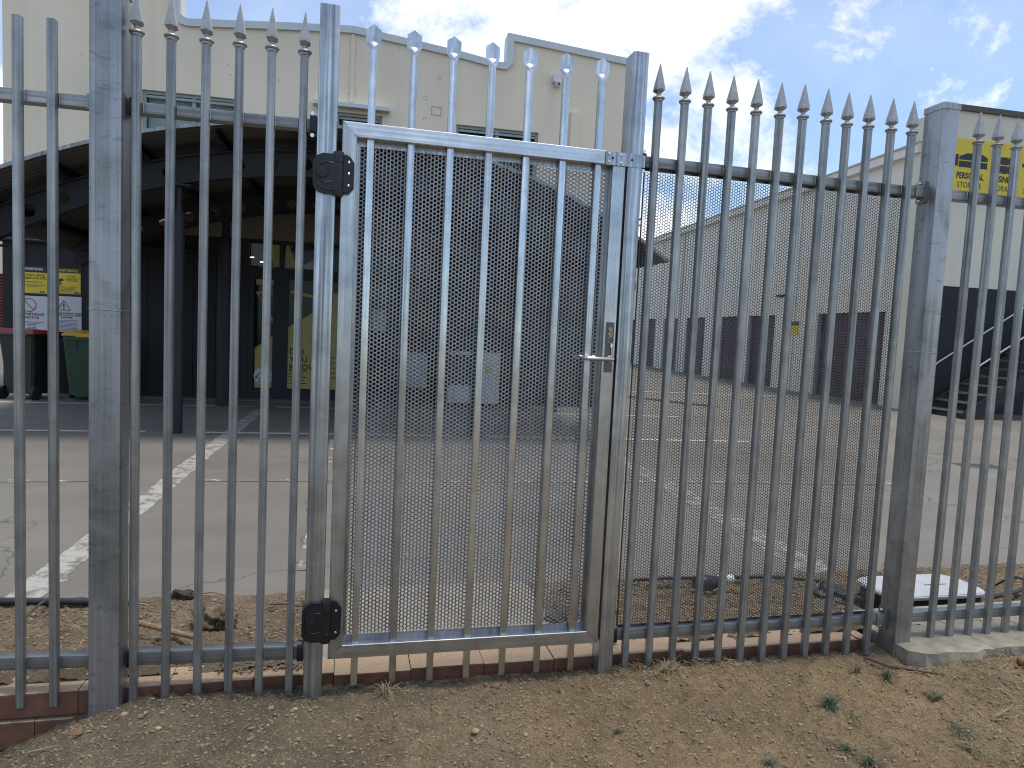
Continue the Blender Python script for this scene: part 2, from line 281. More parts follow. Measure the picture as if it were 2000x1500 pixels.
# ---------------------------------------------------------------- mesh helpers
class MB:
    def __init__(s): s.v = []; s.f = []
    def add(s, vs, fs):
        o = len(s.v); s.v += [tuple(x) for x in vs]; s.f += [tuple(i+o for i in f) for f in fs]; return s
    def box(s, x0, x1, y0, y1, z0, z1):
        return s.add([(x, y, z) for z in (z0, z1) for x, y in ((x0, y0), (x1, y0), (x1, y1), (x0, y1))],
                     [(3, 2, 1, 0), (4, 5, 6, 7), (0, 1, 5, 4), (1, 2, 6, 5), (2, 3, 7, 6), (3, 0, 4, 7)])
    def ext(s, prof, a, b, axis='z'):
        """closed 2-D profile extruded from a to b along an axis"""
        n = len(prof)
        def P(p, h):
            return {'z': (p[0], p[1], h), 'x': (h, p[0], p[1]), 'y': (p[0], h, p[1])}[axis]
        vs = [P(p, a) for p in prof]+[P(p, b) for p in prof]
        fs = [(i, (i+1) % n, n+(i+1) % n, n+i) for i in range(n)]+[tuple(range(n-1, -1, -1)), tuple(range(n, 2*n))]
        return s.add(vs, fs)
    def rbox(s, x0, x1, y0, y1, z0, z1, r=0.003, axis='z', seg=3):
        if axis == 'z': a0, a1, b0, b1, h0, h1 = x0, x1, y0, y1, z0, z1
        elif axis == 'x': a0, a1, b0, b1, h0, h1 = y0, y1, z0, z1, x0, x1
        else: a0, a1, b0, b1, h0, h1 = x0, x1, z0, z1, y0, y1
        p = []
        for cx, cy, st in ((a1-r, b0+r, -90), (a1-r, b1-r, 0), (a0+r, b1-r, 90), (a0+r, b0+r, 180)):
            for k in range(seg+1):
                an = R(st+90*k/seg); p.append((cx+r*math.cos(an), cy+r*math.sin(an)))
        return s.ext(p, h0, h1, axis)
    def tube(s, pts, r, n=8, cap=True):
        pts = [Vector(p) for p in pts]; rs = r if isinstance(r, (list, tuple)) else [r]*len(pts)
        o = len(s.v); prev = None
        for i, p in enumerate(pts):
            d = (pts[min(i+1, len(pts)-1)]-pts[max(i-1, 0)]).normalized()
            if prev is None: u = d.orthogonal().normalized()
            else: u = (prev-d*prev.dot(d)).normalized()
            prev = u; v = d.cross(u)
            for k in range(n):
                a = 2*math.pi*k/n; s.v.append(tuple(p+(u*math.cos(a)+v*math.sin(a))*rs[i]))
        for i in range(len(pts)-1):
            for k in range(n):
                a = o+i*n+k; b_ = o+i*n+(k+1) % n; s.f.append((a, b_, b_+n, a+n))
        if cap:
            s.f.append(tuple(o+n-1-k for k in range(n))); e = o+(len(pts)-1)*n; s.f.append(tuple(e+k for k in range(n)))
        return s
    def lathe(s, prof, cx, cy, n=16, axis='z', cz=0):
        o = len(s.v)
        for (r, h) in prof:
            for k in range(n):
                a = 2*math.pi*k/n
                if axis == 'z': s.v.append((cx+r*math.cos(a), cy+r*math.sin(a), h))
                elif axis == 'y': s.v.append((cx+r*math.cos(a), h, cz+r*math.sin(a)))
                else: s.v.append((h, cy+r*math.cos(a), cz+r*math.sin(a)))
        for i in range(len(prof)-1):
            for k in range(n):
                a = o+i*n+k; b_ = o+i*n+(k+1) % n
                s.f.append((a, b_, b_+n, a+n) if axis != 'y' else (a, a+n, b_+n, b_))
        s.f.append(tuple(o+k for k in range(n))[::-1]); e = o+(len(prof)-1)*n; s.f.append(tuple(e+k for k in range(n)))
        return s
    def stone(s, c, rx, ry, rz, g, n=5):
        o = len(s.v); rings = [(-0.75, 0.55), (0.0, 1.0), (0.65, 0.7)]
        for h, q in rings:
            for k in range(n):
                a = 2*math.pi*k/n+g.random()*0.5; j = 0.75+0.5*g.random()
                s.v.append((c[0]+rx*q*j*math.cos(a), c[1]+ry*q*j*math.sin(a), c[2]+rz*h))
        s.v.append((c[0], c[1], c[2]+rz*(0.9+0.2*g.random())))
        for i in range(2):
            for k in range(n):
                a = o+i*n+k; b_ = o+i*n+(k+1) % n; s.f.append((a, b_, b_+n, a+n))
        for k in range(n): s.f.append((o+2*n+k, o+2*n+(k+1) % n, o+3*n))
        return s
    def build(s, name, m, parent=None, smooth=False, loc=None, kind=None):
        me = bpy.data.meshes.new(name); me.from_pydata(s.v, [], s.f); me.validate(); me.update()
        if smooth:
            me.polygons.foreach_set('use_smooth', [True]*len(me.polygons))
            me.set_sharp_from_angle(angle=R(38))
        if m is not None:
            for x in (m if isinstance(m, list) else [m]): me.materials.append(M[x])
        o = bpy.data.objects.new(name, me); COL.objects.link(o)
        if parent: o.parent = parent
        if loc: o.location = loc
        if kind: o['kind'] = kind
        return o
def thing(name, label, cat, loc=(0, 0, 0), rz=0.0, group=None):
    o = bpy.data.objects.new(name, None); COL.objects.link(o); o.empty_display_size = 0.1
    o.location = loc; o.rotation_euler = (0, 0, rz); o['label'] = label; o['category'] = cat
    if group: o['group'] = group
    return o
def tag(o, label, cat, group=None):
    o['label'] = label; o['category'] = cat
    if group: o['group'] = group
    return o
def share(o, name, parent, loc=(0, 0, 0), rot=None):
    c = bpy.data.objects.new(name, o.data); COL.objects.link(c); c.parent = parent; c.location = loc
    if rot: c.rotation_euler = rot
    return c
def text(body, size, m, parent, loc, rot=(R(90), 0, 0), name='lettering', align='CENTER', depth=0.0008, sx=1.0, bold=0.0):
    cu = bpy.data.curves.new('t', 'FONT'); cu.body = body; cu.size = size; cu.align_x = align; cu.extrude = depth; cu.offset = bold; cu.resolution_u = 2
    cu.space_line = 0.95
    o = bpy.data.objects.new('t', cu); COL.objects.link(o)
    me = bpy.data.meshes.new_from_object(o); COL.objects.unlink(o); bpy.data.objects.remove(o)
    me.materials.clear(); me.materials.append(M[m])
    q = bpy.data.objects.new(name, me); COL.objects.link(q); q.parent = parent; q.location = loc; q.rotation_euler = rot; q.scale = (sx, 1, 1)
    return q

# ---------------------------------------------------------------- numpy noise for ground relief
def vnoise(x, y, s, seed):
    g = np.random.RandomState(seed).rand(256, 256)
    u = x*s+1000; v = y*s+1000; i = np.floor(u).astype(int); j = np.floor(v).astype(int); fu = u-i; fv = v-j
    fu = fu*fu*(3-2*fu); fv = fv*fv*(3-2*fv); i &= 255; j &= 255; i1 = (i+1) & 255; j1 = (j+1) & 255
    return (g[i, j]*(1-fu)+g[i1, j]*fu)*(1-fv)+(g[i, j1]*(1-fu)+g[i1, j1]*fu)*fv-0.5
def fbm(x, y, s, oct, seed, gain=0.55):
    r = 0; a = 1.0
    for k in range(oct): r = r+a*vnoise(x, y, s*2.03**k, seed+k); a *= gain
    return r
def sstep(a, b_, x):
    t_ = np.clip((x-a)/(b_-a), 0, 1); return t_*t_*(3-2*t_)
def front_h(x, y):
    x = np.asarray(x, float); y = np.asarray(y, float)
    base = 0.048+0.0*x
    base = base-0.30*sstep(-0.62, -1.55, x)*1.0                        # falls away at the far left
    base = base+0.022*np.exp(-((x+0.50)/0.28)**2-((y-2.40)/0.14)**2)     # small mound by the post
    base = base-0.03*sstep(0.5, 2.5, x)*sstep(2.45, 1.6, y)+0.030*sstep(2.25, 2.6, x)*sstep(2.1, 2.3, y)
    d = np.clip(2.42-y, 0, 3); base = base-0.045*d-0.10*sstep(0.7, 2.2, d)
    wob = fbm(x, y, 1.7, 3, 11)*0.030+fbm(x, y, 9, 3, 21)*0.020
    fine = fbm(x, y, 38, 3, 31)*0.012+np.maximum(fbm(x, y, 85, 2, 41), 0.05)*0.012
    return base+wob*sstep(2.56, 2.38, y)+fine
def back_h(x, y):
    x = np.asarray(x, float); y = np.asarray(y, float)
    k = sstep(2.62, 3.52, y); base = 0.098*(1-k)+0.012*k
    base = base-0.135*np.exp(-(((x-3.1)/0.46)**4+((y-2.96)/0.24)**4))
    base = base+fbm(x, y, 2.5, 3, 61)*0.03*sstep(2.6, 2.8, y)*sstep(3.55, 3.35, y)
    return base+fbm(x, y, 14, 3, 65)*0.018+fbm(x, y, 45, 3, 71)*0.011+np.maximum(fbm(x, y, 90, 2, 81), 0.06)*0.009
def grid(name, x0, x1, y0, y1, st, hf, m, kind='structure'):
    nx = int((x1-x0)/st)+1; ny = int((y1-y0)/st)+1
    X, Y = np.meshgrid(np.linspace(x0, x1, nx), np.linspace(y0, y1, ny)); Z = hf(X, Y)
    v = np.stack([X, Y, Z], -1).reshape(-1, 3).astype(np.float32)
    i = np.arange(nx*ny).reshape(ny, nx); q = np.stack([i[:-1, :-1], i[:-1, 1:], i[1:, 1:], i[1:, :-1]], -1).reshape(-1, 4)
    return npmesh(name, v, q, m, None, kind, True)
def npmesh(name, v, q, m, parent=None, kind=None, smooth=False):
    k = q.shape[1]; me = bpy.data.meshes.new(name); me.vertices.add(len(v)); me.vertices.foreach_set('co', np.asarray(v, np.float32).ravel())
    me.loops.add(q.size); me.loops.foreach_set('vertex_index', q.ravel().astype(np.int32))
    me.polygons.add(len(q)); me.polygons.foreach_set('loop_start', np.arange(0, q.size, k, dtype=np.int32)); me.polygons.foreach_set('loop_total', np.full(len(q), k, np.int32))
    if smooth: me.polygons.foreach_set('use_smooth', np.ones(len(q), bool))
    me.update(calc_edges=True); me.materials.append(M[m])
    o = bpy.data.objects.new(name, me); COL.objects.link(o)
    if parent: o.parent = parent
    if kind: o['kind'] = kind
    return o

# ================================================================ GROUND
g = MB(); g.box(-120, 120, 3.40, 260, -0.4, 0.0); g.build('car_park', 'concrete', kind='structure')
g = MB(); g.add([(-120, -80, -0.42), (120, -80, -0.42), (120, 3.6, -0.42), (-120, 3.6, -0.42)], [(0, 1, 2, 3)]); g.build('terrain', 'soil', kind='structure')
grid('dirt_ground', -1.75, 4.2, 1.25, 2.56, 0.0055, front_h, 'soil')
grid('verge', -30, 30, -20, 1.28, 0.5, lambda x, y: front_h(np.clip(x, -1.6, 4), 1.25)-0.02+0*y, 'soil')
def bh2(x, y): return back_h(x, y)
grid('garden_bed', -3.2, -0.13, 2.60, 3.56, 0.0075, back_h, 'soil2')
grid('garden_bed', 0.93, 5.2, 2.60, 3.56, 0.0075, back_h, 'soil2')
# concrete path behind the gate
g = MB(); g.box(-0.135, 0.935, 2.665, 3.395, 0.0, 0.085); g.build('path', 'path', kind='structure')

def line(name, pts, m, z=0.004):
    b_ = MB(); b_.add([(x, y, z) for x, y in pts], [tuple(range(len(pts)))]); return b_.build(name, m, kind='structure')
for pts, mm in [
    ([(-9, 8.70), (-2.28, 8.77), (-2.28, 8.87), (-9, 8.80)], 'paint'),
    ([(-1.62, 8.76), (1.33, 8.72), (1.33, 8.82), (-1.62, 8.86)], 'paint'),
    ([(1.78, 8.70), (5.52, 8.50), (5.52, 8.60), (1.78, 8.80)], 'paint'),
    ([(-6, 6.16), (-1.66, 6.16), (-1.66, 6.24), (-6, 6.24)], 'paint_worn'),
    ([(-1.22, 6.16), (2.8, 6.02), (2.8, 6.10), (-1.22, 6.24)], 'paint_worn'),
    ([(3.15, 6.01), (5.5, 5.88), (5.5, 5.96), (3.15, 6.09)], 'paint_worn'),
    ([(-9, 11.36), (-1.4, 11.45), (-1.4, 11.55), (-9, 11.46)], 'paint'),
    ([(-1.1, 11.46), (5.8, 11.2), (5.8, 11.3), (-1.1, 11.56)], 'paint'),
    ([(-3.2, 12.3), (0.8, 12.2), (0.8, 12.27), (-3.2, 12.37)], 'paint'),
    ([(6.2, 16.4), (11.8, 16.1), (11.8, 16.24), (6.2, 16.54)], 'paint'),
    ([(-0.17, 3.9), (-0.24, 3.9), (-0.16, 8.68), (-0.09, 8.68)], 'paint_worn')]:
    line('parking_line', pts, mm)
def ragged(x0a, x0b, ya, x1a, x1b, yb, seed, mm='paint_wide'):
    g_ = random.Random(seed); n = int((yb-ya)/0.022); lf = []; rg = []; wl = wr = 0
    for i in range(n+1):
        u = i/n; wl = wl*0.8+g_.uniform(-1, 1)*0.005; wr = wr*0.8+g_.uniform(-1, 1)*0.006
        lf.append((x0a+(x1a-x0a)*u+wl, ya+(yb-ya)*u)); rg.append((x0b+(x1b-x0b)*u+wr+(0.02 if g_.random() < 0.08 else 0), ya+(yb-ya)*u))
    b_ = MB(); vs = [(x_, y_, 0.002) for x_, y_ in lf+rg]; b_.add(vs, [(i, n+1+i, n+2+i, i+1) for i in range(n)]); b_.build('lane_marking', mm, kind='structure')
ragged(-1.57, -1.40, 3.45, -1.36, -1.18, 11.2, 5); ragged(2.72, 2.98, 3.45, 3.02, 3.19, 8.4, 6, 'paint_faded')

# brick edging along the fence, each block a part
edge = thing('brick_edging', 'row of dusty red brick blocks edging the bed beneath the fence and gate', 'edging', (0, 2.53, 0))
x = -1.98; k = 0; proto = None
while x < 2.28:
    ln = 0.281
    b_ = MB(); h = 0.098+rnd.uniform(-0.005, 0.005); x1 = min(x+ln-0.0025, 2.285)
    yy = rnd.uniform(-0.003, 0.003); dd = 0.0
    if x > -1.2 and x < -0.1 or x < -1.2: dd = 0.012
    b_.rbox(x, x1, yy+dd-0.012 if x < 0 else yy-0.012, 0.13, h-0.085, h, 0.005, 'x', 2); b_.build('brick', 'paver', edge)
    if x < -0.4:
        b_ = MB(); b_.rbox(x-0.13, x1-0.13, yy-0.004, 0.13, h-0.19, h-0.095, 0.005, 'x', 2); b_.build('brick', 'paver', edge)
        b_ = MB(); b_.rbox(x-0.02, x1-0.02, yy-0.006, 0.13, h-0.30, h-0.20, 0.005, 'x', 2); b_.build('brick', 'paver', edge)
    x += ln
slab = thing('paving_slab_strip', 'rough pale concrete slabs with a broken edge right of the tall post', 'paving', (0, 0, 0))
xs = [2.36, 2.78, 3.14, 3.6, 4.1]
for i in range(4):
    g_ = random.Random(i+3); pr = []
    n = 9
    for j in range(n): pr.append((xs[i]+0.004+(xs[i+1]-xs[i]-0.008)*j/(n-1), 2.335+0.03*i*0.6+g_.uniform(-0.012, 0.012)+(0.05 if (i == 0 and j == 0) else 0)))
    top = pr+[(xs[i+1]-0.004, 2.80), (xs[i]+0.004, 2.80)]
    b_ = MB(); nn = len(top)
    vs = [(p[0], p[1], 0.104+g_.uniform(-0.002, 0.002)) for p in top]+[(p[0]+g_.uniform(-0.006, 0.006), p[1]-(0.0 if q >= n else g_.uniform(0.0, 0.02)), 0.03) for q, p in enumerate(top)]
    b_.add(vs, [tuple(range(nn))]+[(j, nn+j, nn+(j+1) % nn, (j+1) % nn) for j in range(nn)])
    b_.build('slab', 'slab', slab)

# ================================================================ FENCE
D = 2.4825
def picket_mesh(z0, z1, mname='galv_old'):
    b_ = MB(); b_.rbox(-0.0125, 0.0125, -0.0125, 0.0125, z0, z1, 0.003); return b_.build('picket', mname, smooth=True)
def spear_meshes():
    c = MB(); c.lathe([(0.012, 2.2605), (0.0165, 2.263), (0.0172, 2.269), (0.0215, 2.2705), (0.0235, 2.2745), (0.0215, 2.2785), (0.012, 2.281), (0.0095, 2.2855)], 0, 0, 20)
    co = c.build('collar', 'tipm', smooth=True)
    b_ = MB(); o = 0
    b_.lathe([(0.0095, 2.282), (0.0082, 2.287), (0.0088, 2.292), (0.0125, 2.2965)], 0, 0, 12)
    def ring(hw, z, notch=0.0):
        return [(-hw, -hw, z), (0, -hw, z+notch), (hw, -hw, z), (hw, 0, z+notch), (hw, hw, z), (0, hw, z+notch), (-hw, hw, z), (-hw, 0, z+notch)]
    rs = [ring(0.009, 2.2945), ring(0.0172, 2.302, 0.006), ring(0.0160, 2.315, 0.002), ring(0.0012, 2.402)]
    vs = sum(rs, []); fs = [tuple(range(7, -1, -1))]
    for i in range(3): fs += [(i*8+k, i*8+(k+1) % 8, i*8+8+(k+1) % 8, i*8+8+k) for k in range(8)]
    fs.append(tuple(range(24, 32))); b_.add(vs, fs)
    return co, b_.build('spear_tip', 'tipm', smooth=False)
PK = picket_mesh(0.046, 2.268); CO, TP = spear_meshes()
PKL = MB(); PKL.rbox(-0.0125, 0.0125, -0.0125, 0.0125, 0.05, 2.284, 0.003); PKL = PKL.build('picket', 'galv_old', smooth=True)
_protos = [PK, CO, TP, PKL]
def add_picket(parent, x, spear=True, dz=0.0):
    p = share(PK if spear else PKL, 'picket', parent, (x, 0, dz), (rnd.uniform(-0.0012, 0.0012), rnd.uniform(-0.0012, 0.0012), rnd.uniform(-0.03, 0.03)))
    if spear:
        share(CO, 'collar', p); share(TP, 'spear_tip', p)
    return p
def rails(parent, x0, x1, zb=(0.170, 0.215), zt=(2.028, 2.068)):
    for a, c in (zb, zt):
        b_ = MB(); b_.rbox(x0, x1, 0.0128, 0.053, a, c, 0.0035, 'x'); b_.build('rail', 'galv_old_h', parent, True)
def welds(parent, xs_, zs):
    b_ = MB()
    for x_ in xs_:
        for z_ in zs:
            for sx in (-1, 1):
                b_.tube([(x_+sx*0.0135, 0.0122, z_-0.017), (x_+sx*0.0142, 0.0118, z_), (x_+sx*0.0135, 0.0122, z_+0.017)], 0.0022, 5)
    o = b_.build('weld_bead', 'galv_old', parent, True); return o
def black_bracket(parent, x, z, sgn):
    b_ = MB(); b_.rbox(x-0.011, x+0.011, 0.004, 0.060, z-0.029, z+0.029, 0.006, 'x'); br = b_.build('bracket', 'black', parent, True)
    for dz in (-0.036, 0.036):
        b_ = MB(); b_.lathe([(0.007, 0.010), (0.007, 0.018), (0.004, 0.022)], x+sgn*0.003, 0, 8, 'y', z+dz); b_.build('bolt', 'screw', br, True)

LA = R(-3.0); P0 = (-0.0918, D)
# far-left panel
f0 = thing('picket_fence', 'weathered galvanised fence panel with plain cut-off pickets in front of the bins', 'fence panel', (P0[0], P0[1], 0), LA, 'galvanised picket fence panels')
for i in range(6): add_picket(f0, -0.836-0.102*i, False)
rails(f0, -1.5, -0.722); welds(f0, [-0.836-0.102*i for i in range(4)], (0.192, 2.048))
for z in (0.192, 2.048):
    b_ = MB(); b_.rbox(-0.744, -0.716, 0.008, 0.058, z-0.025, z+0.025, 0.003, 'x'); b_.box(-0.7195, -0.7155, 0.012, 0.052, z-0.042, z+0.042); br = b_.build('bracket', 'galv_old', f0, True)
    for dz in (-0.034, 0.034): b_ = MB(); b_.lathe([(0.006, -0.731), (0.006, -0.723), (0.003, -0.719)], 0, 0.03, 8, 'x', z+dz); b_.build('bolt', 'galv_old', br, True)
# middle-left panel
f1 = thing('picket_fence', 'weathered galvanised spear-topped panel of six pickets between the broad post and the black gate hinges', 'fence panel', (P0[0], P0[1], 0), LA, 'galvanised picket fence panels')
for i in range(6): add_picket(f1, -0.590+0.1025*i)
rails(f1, -0.600, -0.047, (0.170, 0.221), (2.027, 2.064)); welds(f1, [-0.590+0.1025*i for i in range(6)], (0.195, 2.046))
for z in (0.195, 2.046): black_bracket(f1, -0.606, z, 1); black_bracket(f1, -0.043, z, -1)
# right panel with perforated sheet
f2 = thing('picket_fence', 'weathered spear-topped panel of twelve pickets backed with perforated sheet', 'fence panel', (0, D, 0), 0, 'galvanised picket fence panels')
for i in range(12): add_picket(f2, 1.111+0.1030*i, True, rnd.uniform(-0.004, 0.004)+0.003)
rails(f2, 1.078, 2.318, (0.170, 0.215), (2.026, 2.067)); welds(f2, [1.111+0.103*i for i in range(12)], (0.192, 2.047))
for z in (0.192, 2.046): black_bracket(f2, 1.066, z, 1)
for z in (0.192, 2.050):
    b_ = MB(); b_.rbox(2.300, 2.330, 0.008, 0.058, z-0.025, z+0.025, 0.003, 'x'); br = b_.build('bracket', 'galv_old', f2, True)
    b_ = MB(); b_.rbox(2.344, 2.356, 0.010, 0.056, z-0.045, z+0.045, 0.004, 'x'); b_.rbox(2.330, 2.346, 0.012, 0.054, z-0.022, z+0.022, 0.003, 'x')
    b_.build('bracket', 'galv_old', f2, True)
    for dz in (-0.036, 0.036): b_ = MB(); b_.lathe([(0.006, 2.344), (0.006, 2.337), (0.003, 2.333)], 0, 0.033, 8, 'x', z+dz); b_.build('bolt', 'screw', br, True)
# far-right panel
f3 = thing('picket_fence', 'weathered spear-topped fence panel in front of the black staircase and slabs', 'fence panel', (0, D, 0), 0, 'galvanised picket fence panels')
for i in range(9): add_picket(f3, 2.579+0.1035*i)
rails(f3, 2.437, 3.50, (0.170, 0.216), (2.030, 2.073)); welds(f3, [2.579+0.1035*i for i in range(9)], (0.193, 2.052))
for o in _protos: bpy.data.objects.remove(o)

def hexsheet(name, x0, x1, z0, z1, y, pitch, dia, m, parent, margin=0.008, th=0.0009):
    """perforated sheet: hexagonal cells with a round hole each, columns vertical"""
    cs = pitch*math.sqrt(3)/2; nc = int((x1-x0-2*margin)/cs); nr = int((z1-z0-2*margin)/pitch)-1
    ox = (x0+x1)/2-(nc-1)*cs/2; oz = (z0+z1)/2-(nr-1)*pitch/2-pitch/4
    a6 = np.radians(np.arange(6)*60); hexr = pitch/math.sqrt(3)
    a12 = np.radians(np.arange(12)*30)
    hx = np.stack([hexr*np.cos(a6), np.zeros(6), hexr*np.sin(a6)], 1)
    r = dia/2
    c0 = np.stack([r*np.cos(a12), np.zeros(12), r*np.sin(a12)], 1)
    c1 = c0+[0, th, 0]
    cell = np.concatenate([hx, c0, c1])                     # 0-5 hexagon, 6-17 front rim, 18-29 back rim
    F = []
    for k in range(6):
        k1 = (k+1) % 6; a, b_, c = 6+2*k, 6+2*k+1, 6+(2*k+2) % 12
        F += [(k, a, b_), (k, b_, k1), (k1, b_, c)]
    for k in range(12):
        k1 = (k+1) % 12; F += [(6+k, 18+k, 18+k1), (6+k, 18+k1, 6+k1)]
    F = np.array(F)
    ii, jj = np.meshgrid(np.arange(nc), np.arange(nr), indexing='ij'); ii = ii.ravel(); jj = jj.ravel()
    cx = ox+ii*cs; cz = oz+jj*pitch+(ii % 2)*pitch/2
    V = cell[None]+np.stack([cx, np.full_like(cx, y), cz], 1)[:, None, :]
    T = F[None]+(np.arange(len(cx))*30)[:, None, None]
    o = npmesh(name, V.reshape(-1, 3), T.reshape(-1, 3), m, parent)
    # plain margins
    b_ = MB(); xa, xb = ox-cs*0.62, ox+(nc-1)*cs+cs*0.62; za, zb = oz-pitch*0.1, oz+(nr-1)*pitch+pitch*0.62
    yy0, yy1 = y+0.0014, y+0.0026
    b_.box(x0, x1, yy0, yy1, z0, za-0.3*pitch); b_.box(x0, x1, yy0, yy1, zb+0.25*pitch, z1)
    b_.box(x0, xa, yy0, yy1, za-0.3*pitch, zb+0.25*pitch); b_.box(xb, x1, yy0, yy1, za-0.3*pitch, zb+0.25*pitch)
    b_.build('sheet_margin', m, parent)
    return o
hexsheet('perforated_sheet', 1.082, 2.292, 0.212, 2.030, 0.034, 0.0120, 0.0103, 'galv_sheet_old', f2, 0.006)

# ---------------------------------------------------------------- posts
def post(label, cat, x0, x1, y0, y1, z0, z1, m, loc=(0, 0, 0), rz=0, cap=None, seam=None, r=0.005, hollow=True, group=None):
    p = thing('fence_post', label, cat, loc, rz, group)
    b_ = MB(); b_.rbox(x0, x1, y0, y1, z0, z1, r, 'z', 4); b_.build('post_tube', m, p, True)
    if cap:
        b_ = MB(); e = 0.003
        b_.rbox(x0-e, x1+e, y0-e, y1+e, z1-0.022, z1+0.002, r, 'z', 4)
        n = 20; o = len(b_.v)
        def rr(inset, z):
            q = MB(); q.rbox(x0-e+inset, x1+e-inset, y0-e+inset, y1+e-inset, z, z+1, r, 'z', 4); return [(v[0], v[1], z) for v in q.v[:20]]
        A = rr(0.0, z1+0.002); B = rr(0.012, z1+0.010)
        b_.add(A+B, [(i, (i+1) % 20, 20+(i+1) % 20, 20+i) for i in range(20)]+[tuple(range(20, 40))])
        b_.build('cap', m, p, True)
    if seam:
        b_ = MB(); b_.tube([(x0-0.001, y0-0.0005, seam+0.003), (x0+(x1-x0)*0.3, y0-0.0012, seam+0.001), (x1-0.004, y0-0.001, seam-0.001), (x1+0.001, y0+0.004, seam), (x1+0.001, y1, seam+0.002)], 0.0016, 6)
        b_.tube([(x0-0.001, y0, seam+0.003), (x0-0.001, y1, seam+0.002)], 0.0014, 6); b_.build('weld_seam', 'galv_post', p, True)
    return p
GP = 'square galvanised fence and gate posts'
post('broad weathered post with black smears and a weld seam, in front of the green bin', 'fence post', -0.7165, -0.6225, -0.045, 0.045, -0.25, 2.405, 'post', (P0[0], P0[1], 0), LA, True, 1.386, group=GP)
post('tall streaked grey post carrying the two black gate hinges', 'gate post', -0.1195, -0.0555, D-0.030, D+0.034, -0.25, 2.427, 'galv_post', group=GP)
post('tall shiny bluish post that the gate latches against, without a cap', 'gate post', 0.9905, 1.0495, D-0.030, D+0.052, -0.25, 2.425, 'galv_post', group=GP)
post('broad capped weathered post with a weld seam, left of the pale slabs', 'fence post', 2.356, 2.437, D-0.040, D+0.062, 0.012, 2.402, 'post', cap=True, seam=1.374, group=GP)
fo = MB(); fo.rbox(2.362, 2.430, D-0.034, D+0.056, -0.3, 0.011, 0.004); tag(fo.build('post_footing', 'redstone'), 'short brown stub beneath the capped post beside the slabs', 'footing')
fo = MB(); gg = random.Random(5)
fo.stone((-0.088, D-0.012, 0.028), 0.05, 0.035, 0.022, gg, 9); tag(fo.build('post_footing', 'footing', smooth=True), 'lump of concrete round the foot of the hinge post', 'footing')

# ---------------------------------------------------------------- gate
gate = thing('gate', 'shiny new galvanised gate with seven pickets and a perforated sheet', 'gate', (0, D, 0))
GX0, GX1, GZ0, GZ1, W_ = -0.0376, 0.983, 0.184, 2.059, 0.049
def mitre(pts, name, m):
    """frame bar: quadrilateral in x-z, 50 mm deep"""
    b_ = MB(); n = 4; cx = sum(p[0] for p in pts)/4; cz = sum(p[1] for p in pts)/4
    e = 0.0018
    horiz = name == 'frame_rail'
    ins = [(p[0], p[1]+(e if p[1] < cz else -e)) if horiz else (p[0]+(e if p[0] < cx else -e), p[1]) for p in pts]
    vs = [(p[0], -0.0265, p[1]) for p in ins]+[(p[0], -0.0245, p[1]) for p in pts]+[(p[0], 0.0265, p[1]) for p in pts]
    fs = [(3, 2, 1, 0), (8, 9, 10, 11)]
    for i in range(4):
        j = (i+1) % 4; fs += [(i, j, 4+j, 4+i), (4+i, 4+j, 8+j, 8+i)]
    b_.add(vs, [f[::-1] for f in fs]); return b_.build(name, m, gate)
e_ = 0.0004
mitre([(GX0, GZ1), (GX1, GZ1), (GX1-W_, GZ1-W_), (GX0+W_, GZ1-W_)], 'frame_rail', 'galv_new_h')
mitre([(GX0, GZ0), (GX0+W_, GZ0+W_), (GX1-W_, GZ0+W_), (GX1, GZ0)], 'frame_rail', 'galv_new_h')
mitre([(GX0, GZ0+e_), (GX0, GZ1-e_), (GX0+W_, GZ1-W_-e_), (GX0+W_, GZ0+W_+e_)], 'frame_stile', 'galv_frame')
mitre([(GX1, GZ0+e_), (GX1-W_, GZ0+W_+e_), (GX1-W_, GZ1-W_-e_), (GX1, GZ1-e_)], 'frame_stile', 'galv_frame')
# gate picket with flared palisade head
def palisade():
    b_ = MB()
    b_.rbox(-0.0125, 0.0125, -0.0125, 0.0125, 0.074, 2.310, 0.003)
    # head: front and back half-shells opening out of the tube to a pointed plate
    sec = []
    def shell(hw, curve, z, zc=None, n=9):
        out_ = []
        for i in range(n):
            u = -1+2*i/(n-1); out_.append((u*hw, -0.0135+curve*(abs(u)**1.7), z if zc is None else z+zc*(1-abs(u))))
        return out_
    rows = [shell(0.0128, 0.003, 2.308), shell(0.0140, 0.006, 2.315), shell(0.0215, 0.006, 2.328), shell(0.0248, 0.001, 2.336), shell(0.0250, -0.004, 2.342), shell(0.0250, -0.005, 2.360), shell(0.0248, -0.005, 2.377, 0.019)]
    # the shoulder leans forward then the plate sits back
    offs = [0.0005, 0.0005, 0.006, 0.0125, 0.0150, 0.0150, 0.0150]
    n = 9; vs = []
    for r_, o_ in zip(rows, offs): vs += [(x_, y_+o_, z_) for x_, y_, z_ in r_]
    k = len(vs); vs += [(x_, y_+0.0022, z_) for x_, y_, z_ in vs]
    fs = []
    R_ = len(rows)
    for i in range(R_-1):
        for j in range(n-1):
            a = i*n+j; fs.append((a, a+1, a+n+1, a+n)); fs.append((k+a+n, k+a+n+1, k+a+1, k+a))
    for j in range(n-1): a = (R_-1)*n+j; fs.append((a, a+1, k+a+1, k+a))
    for i in range(R_-1):
        a = i*n; fs.append((a, a+n, k+a+n, k+a)); a = i*n+n-1; fs.append((a+n, a, k+a, k+a+n))
    h = MB(); h.add(vs, fs)
    return b_, h
pb, ph = palisade()
gp0 = pb.build('picket', 'galv_new', gate, True); gh0 = ph.build('picket_head', 'galv_new', gp0, True)
gp0.location = (0.0565, 0, 0)
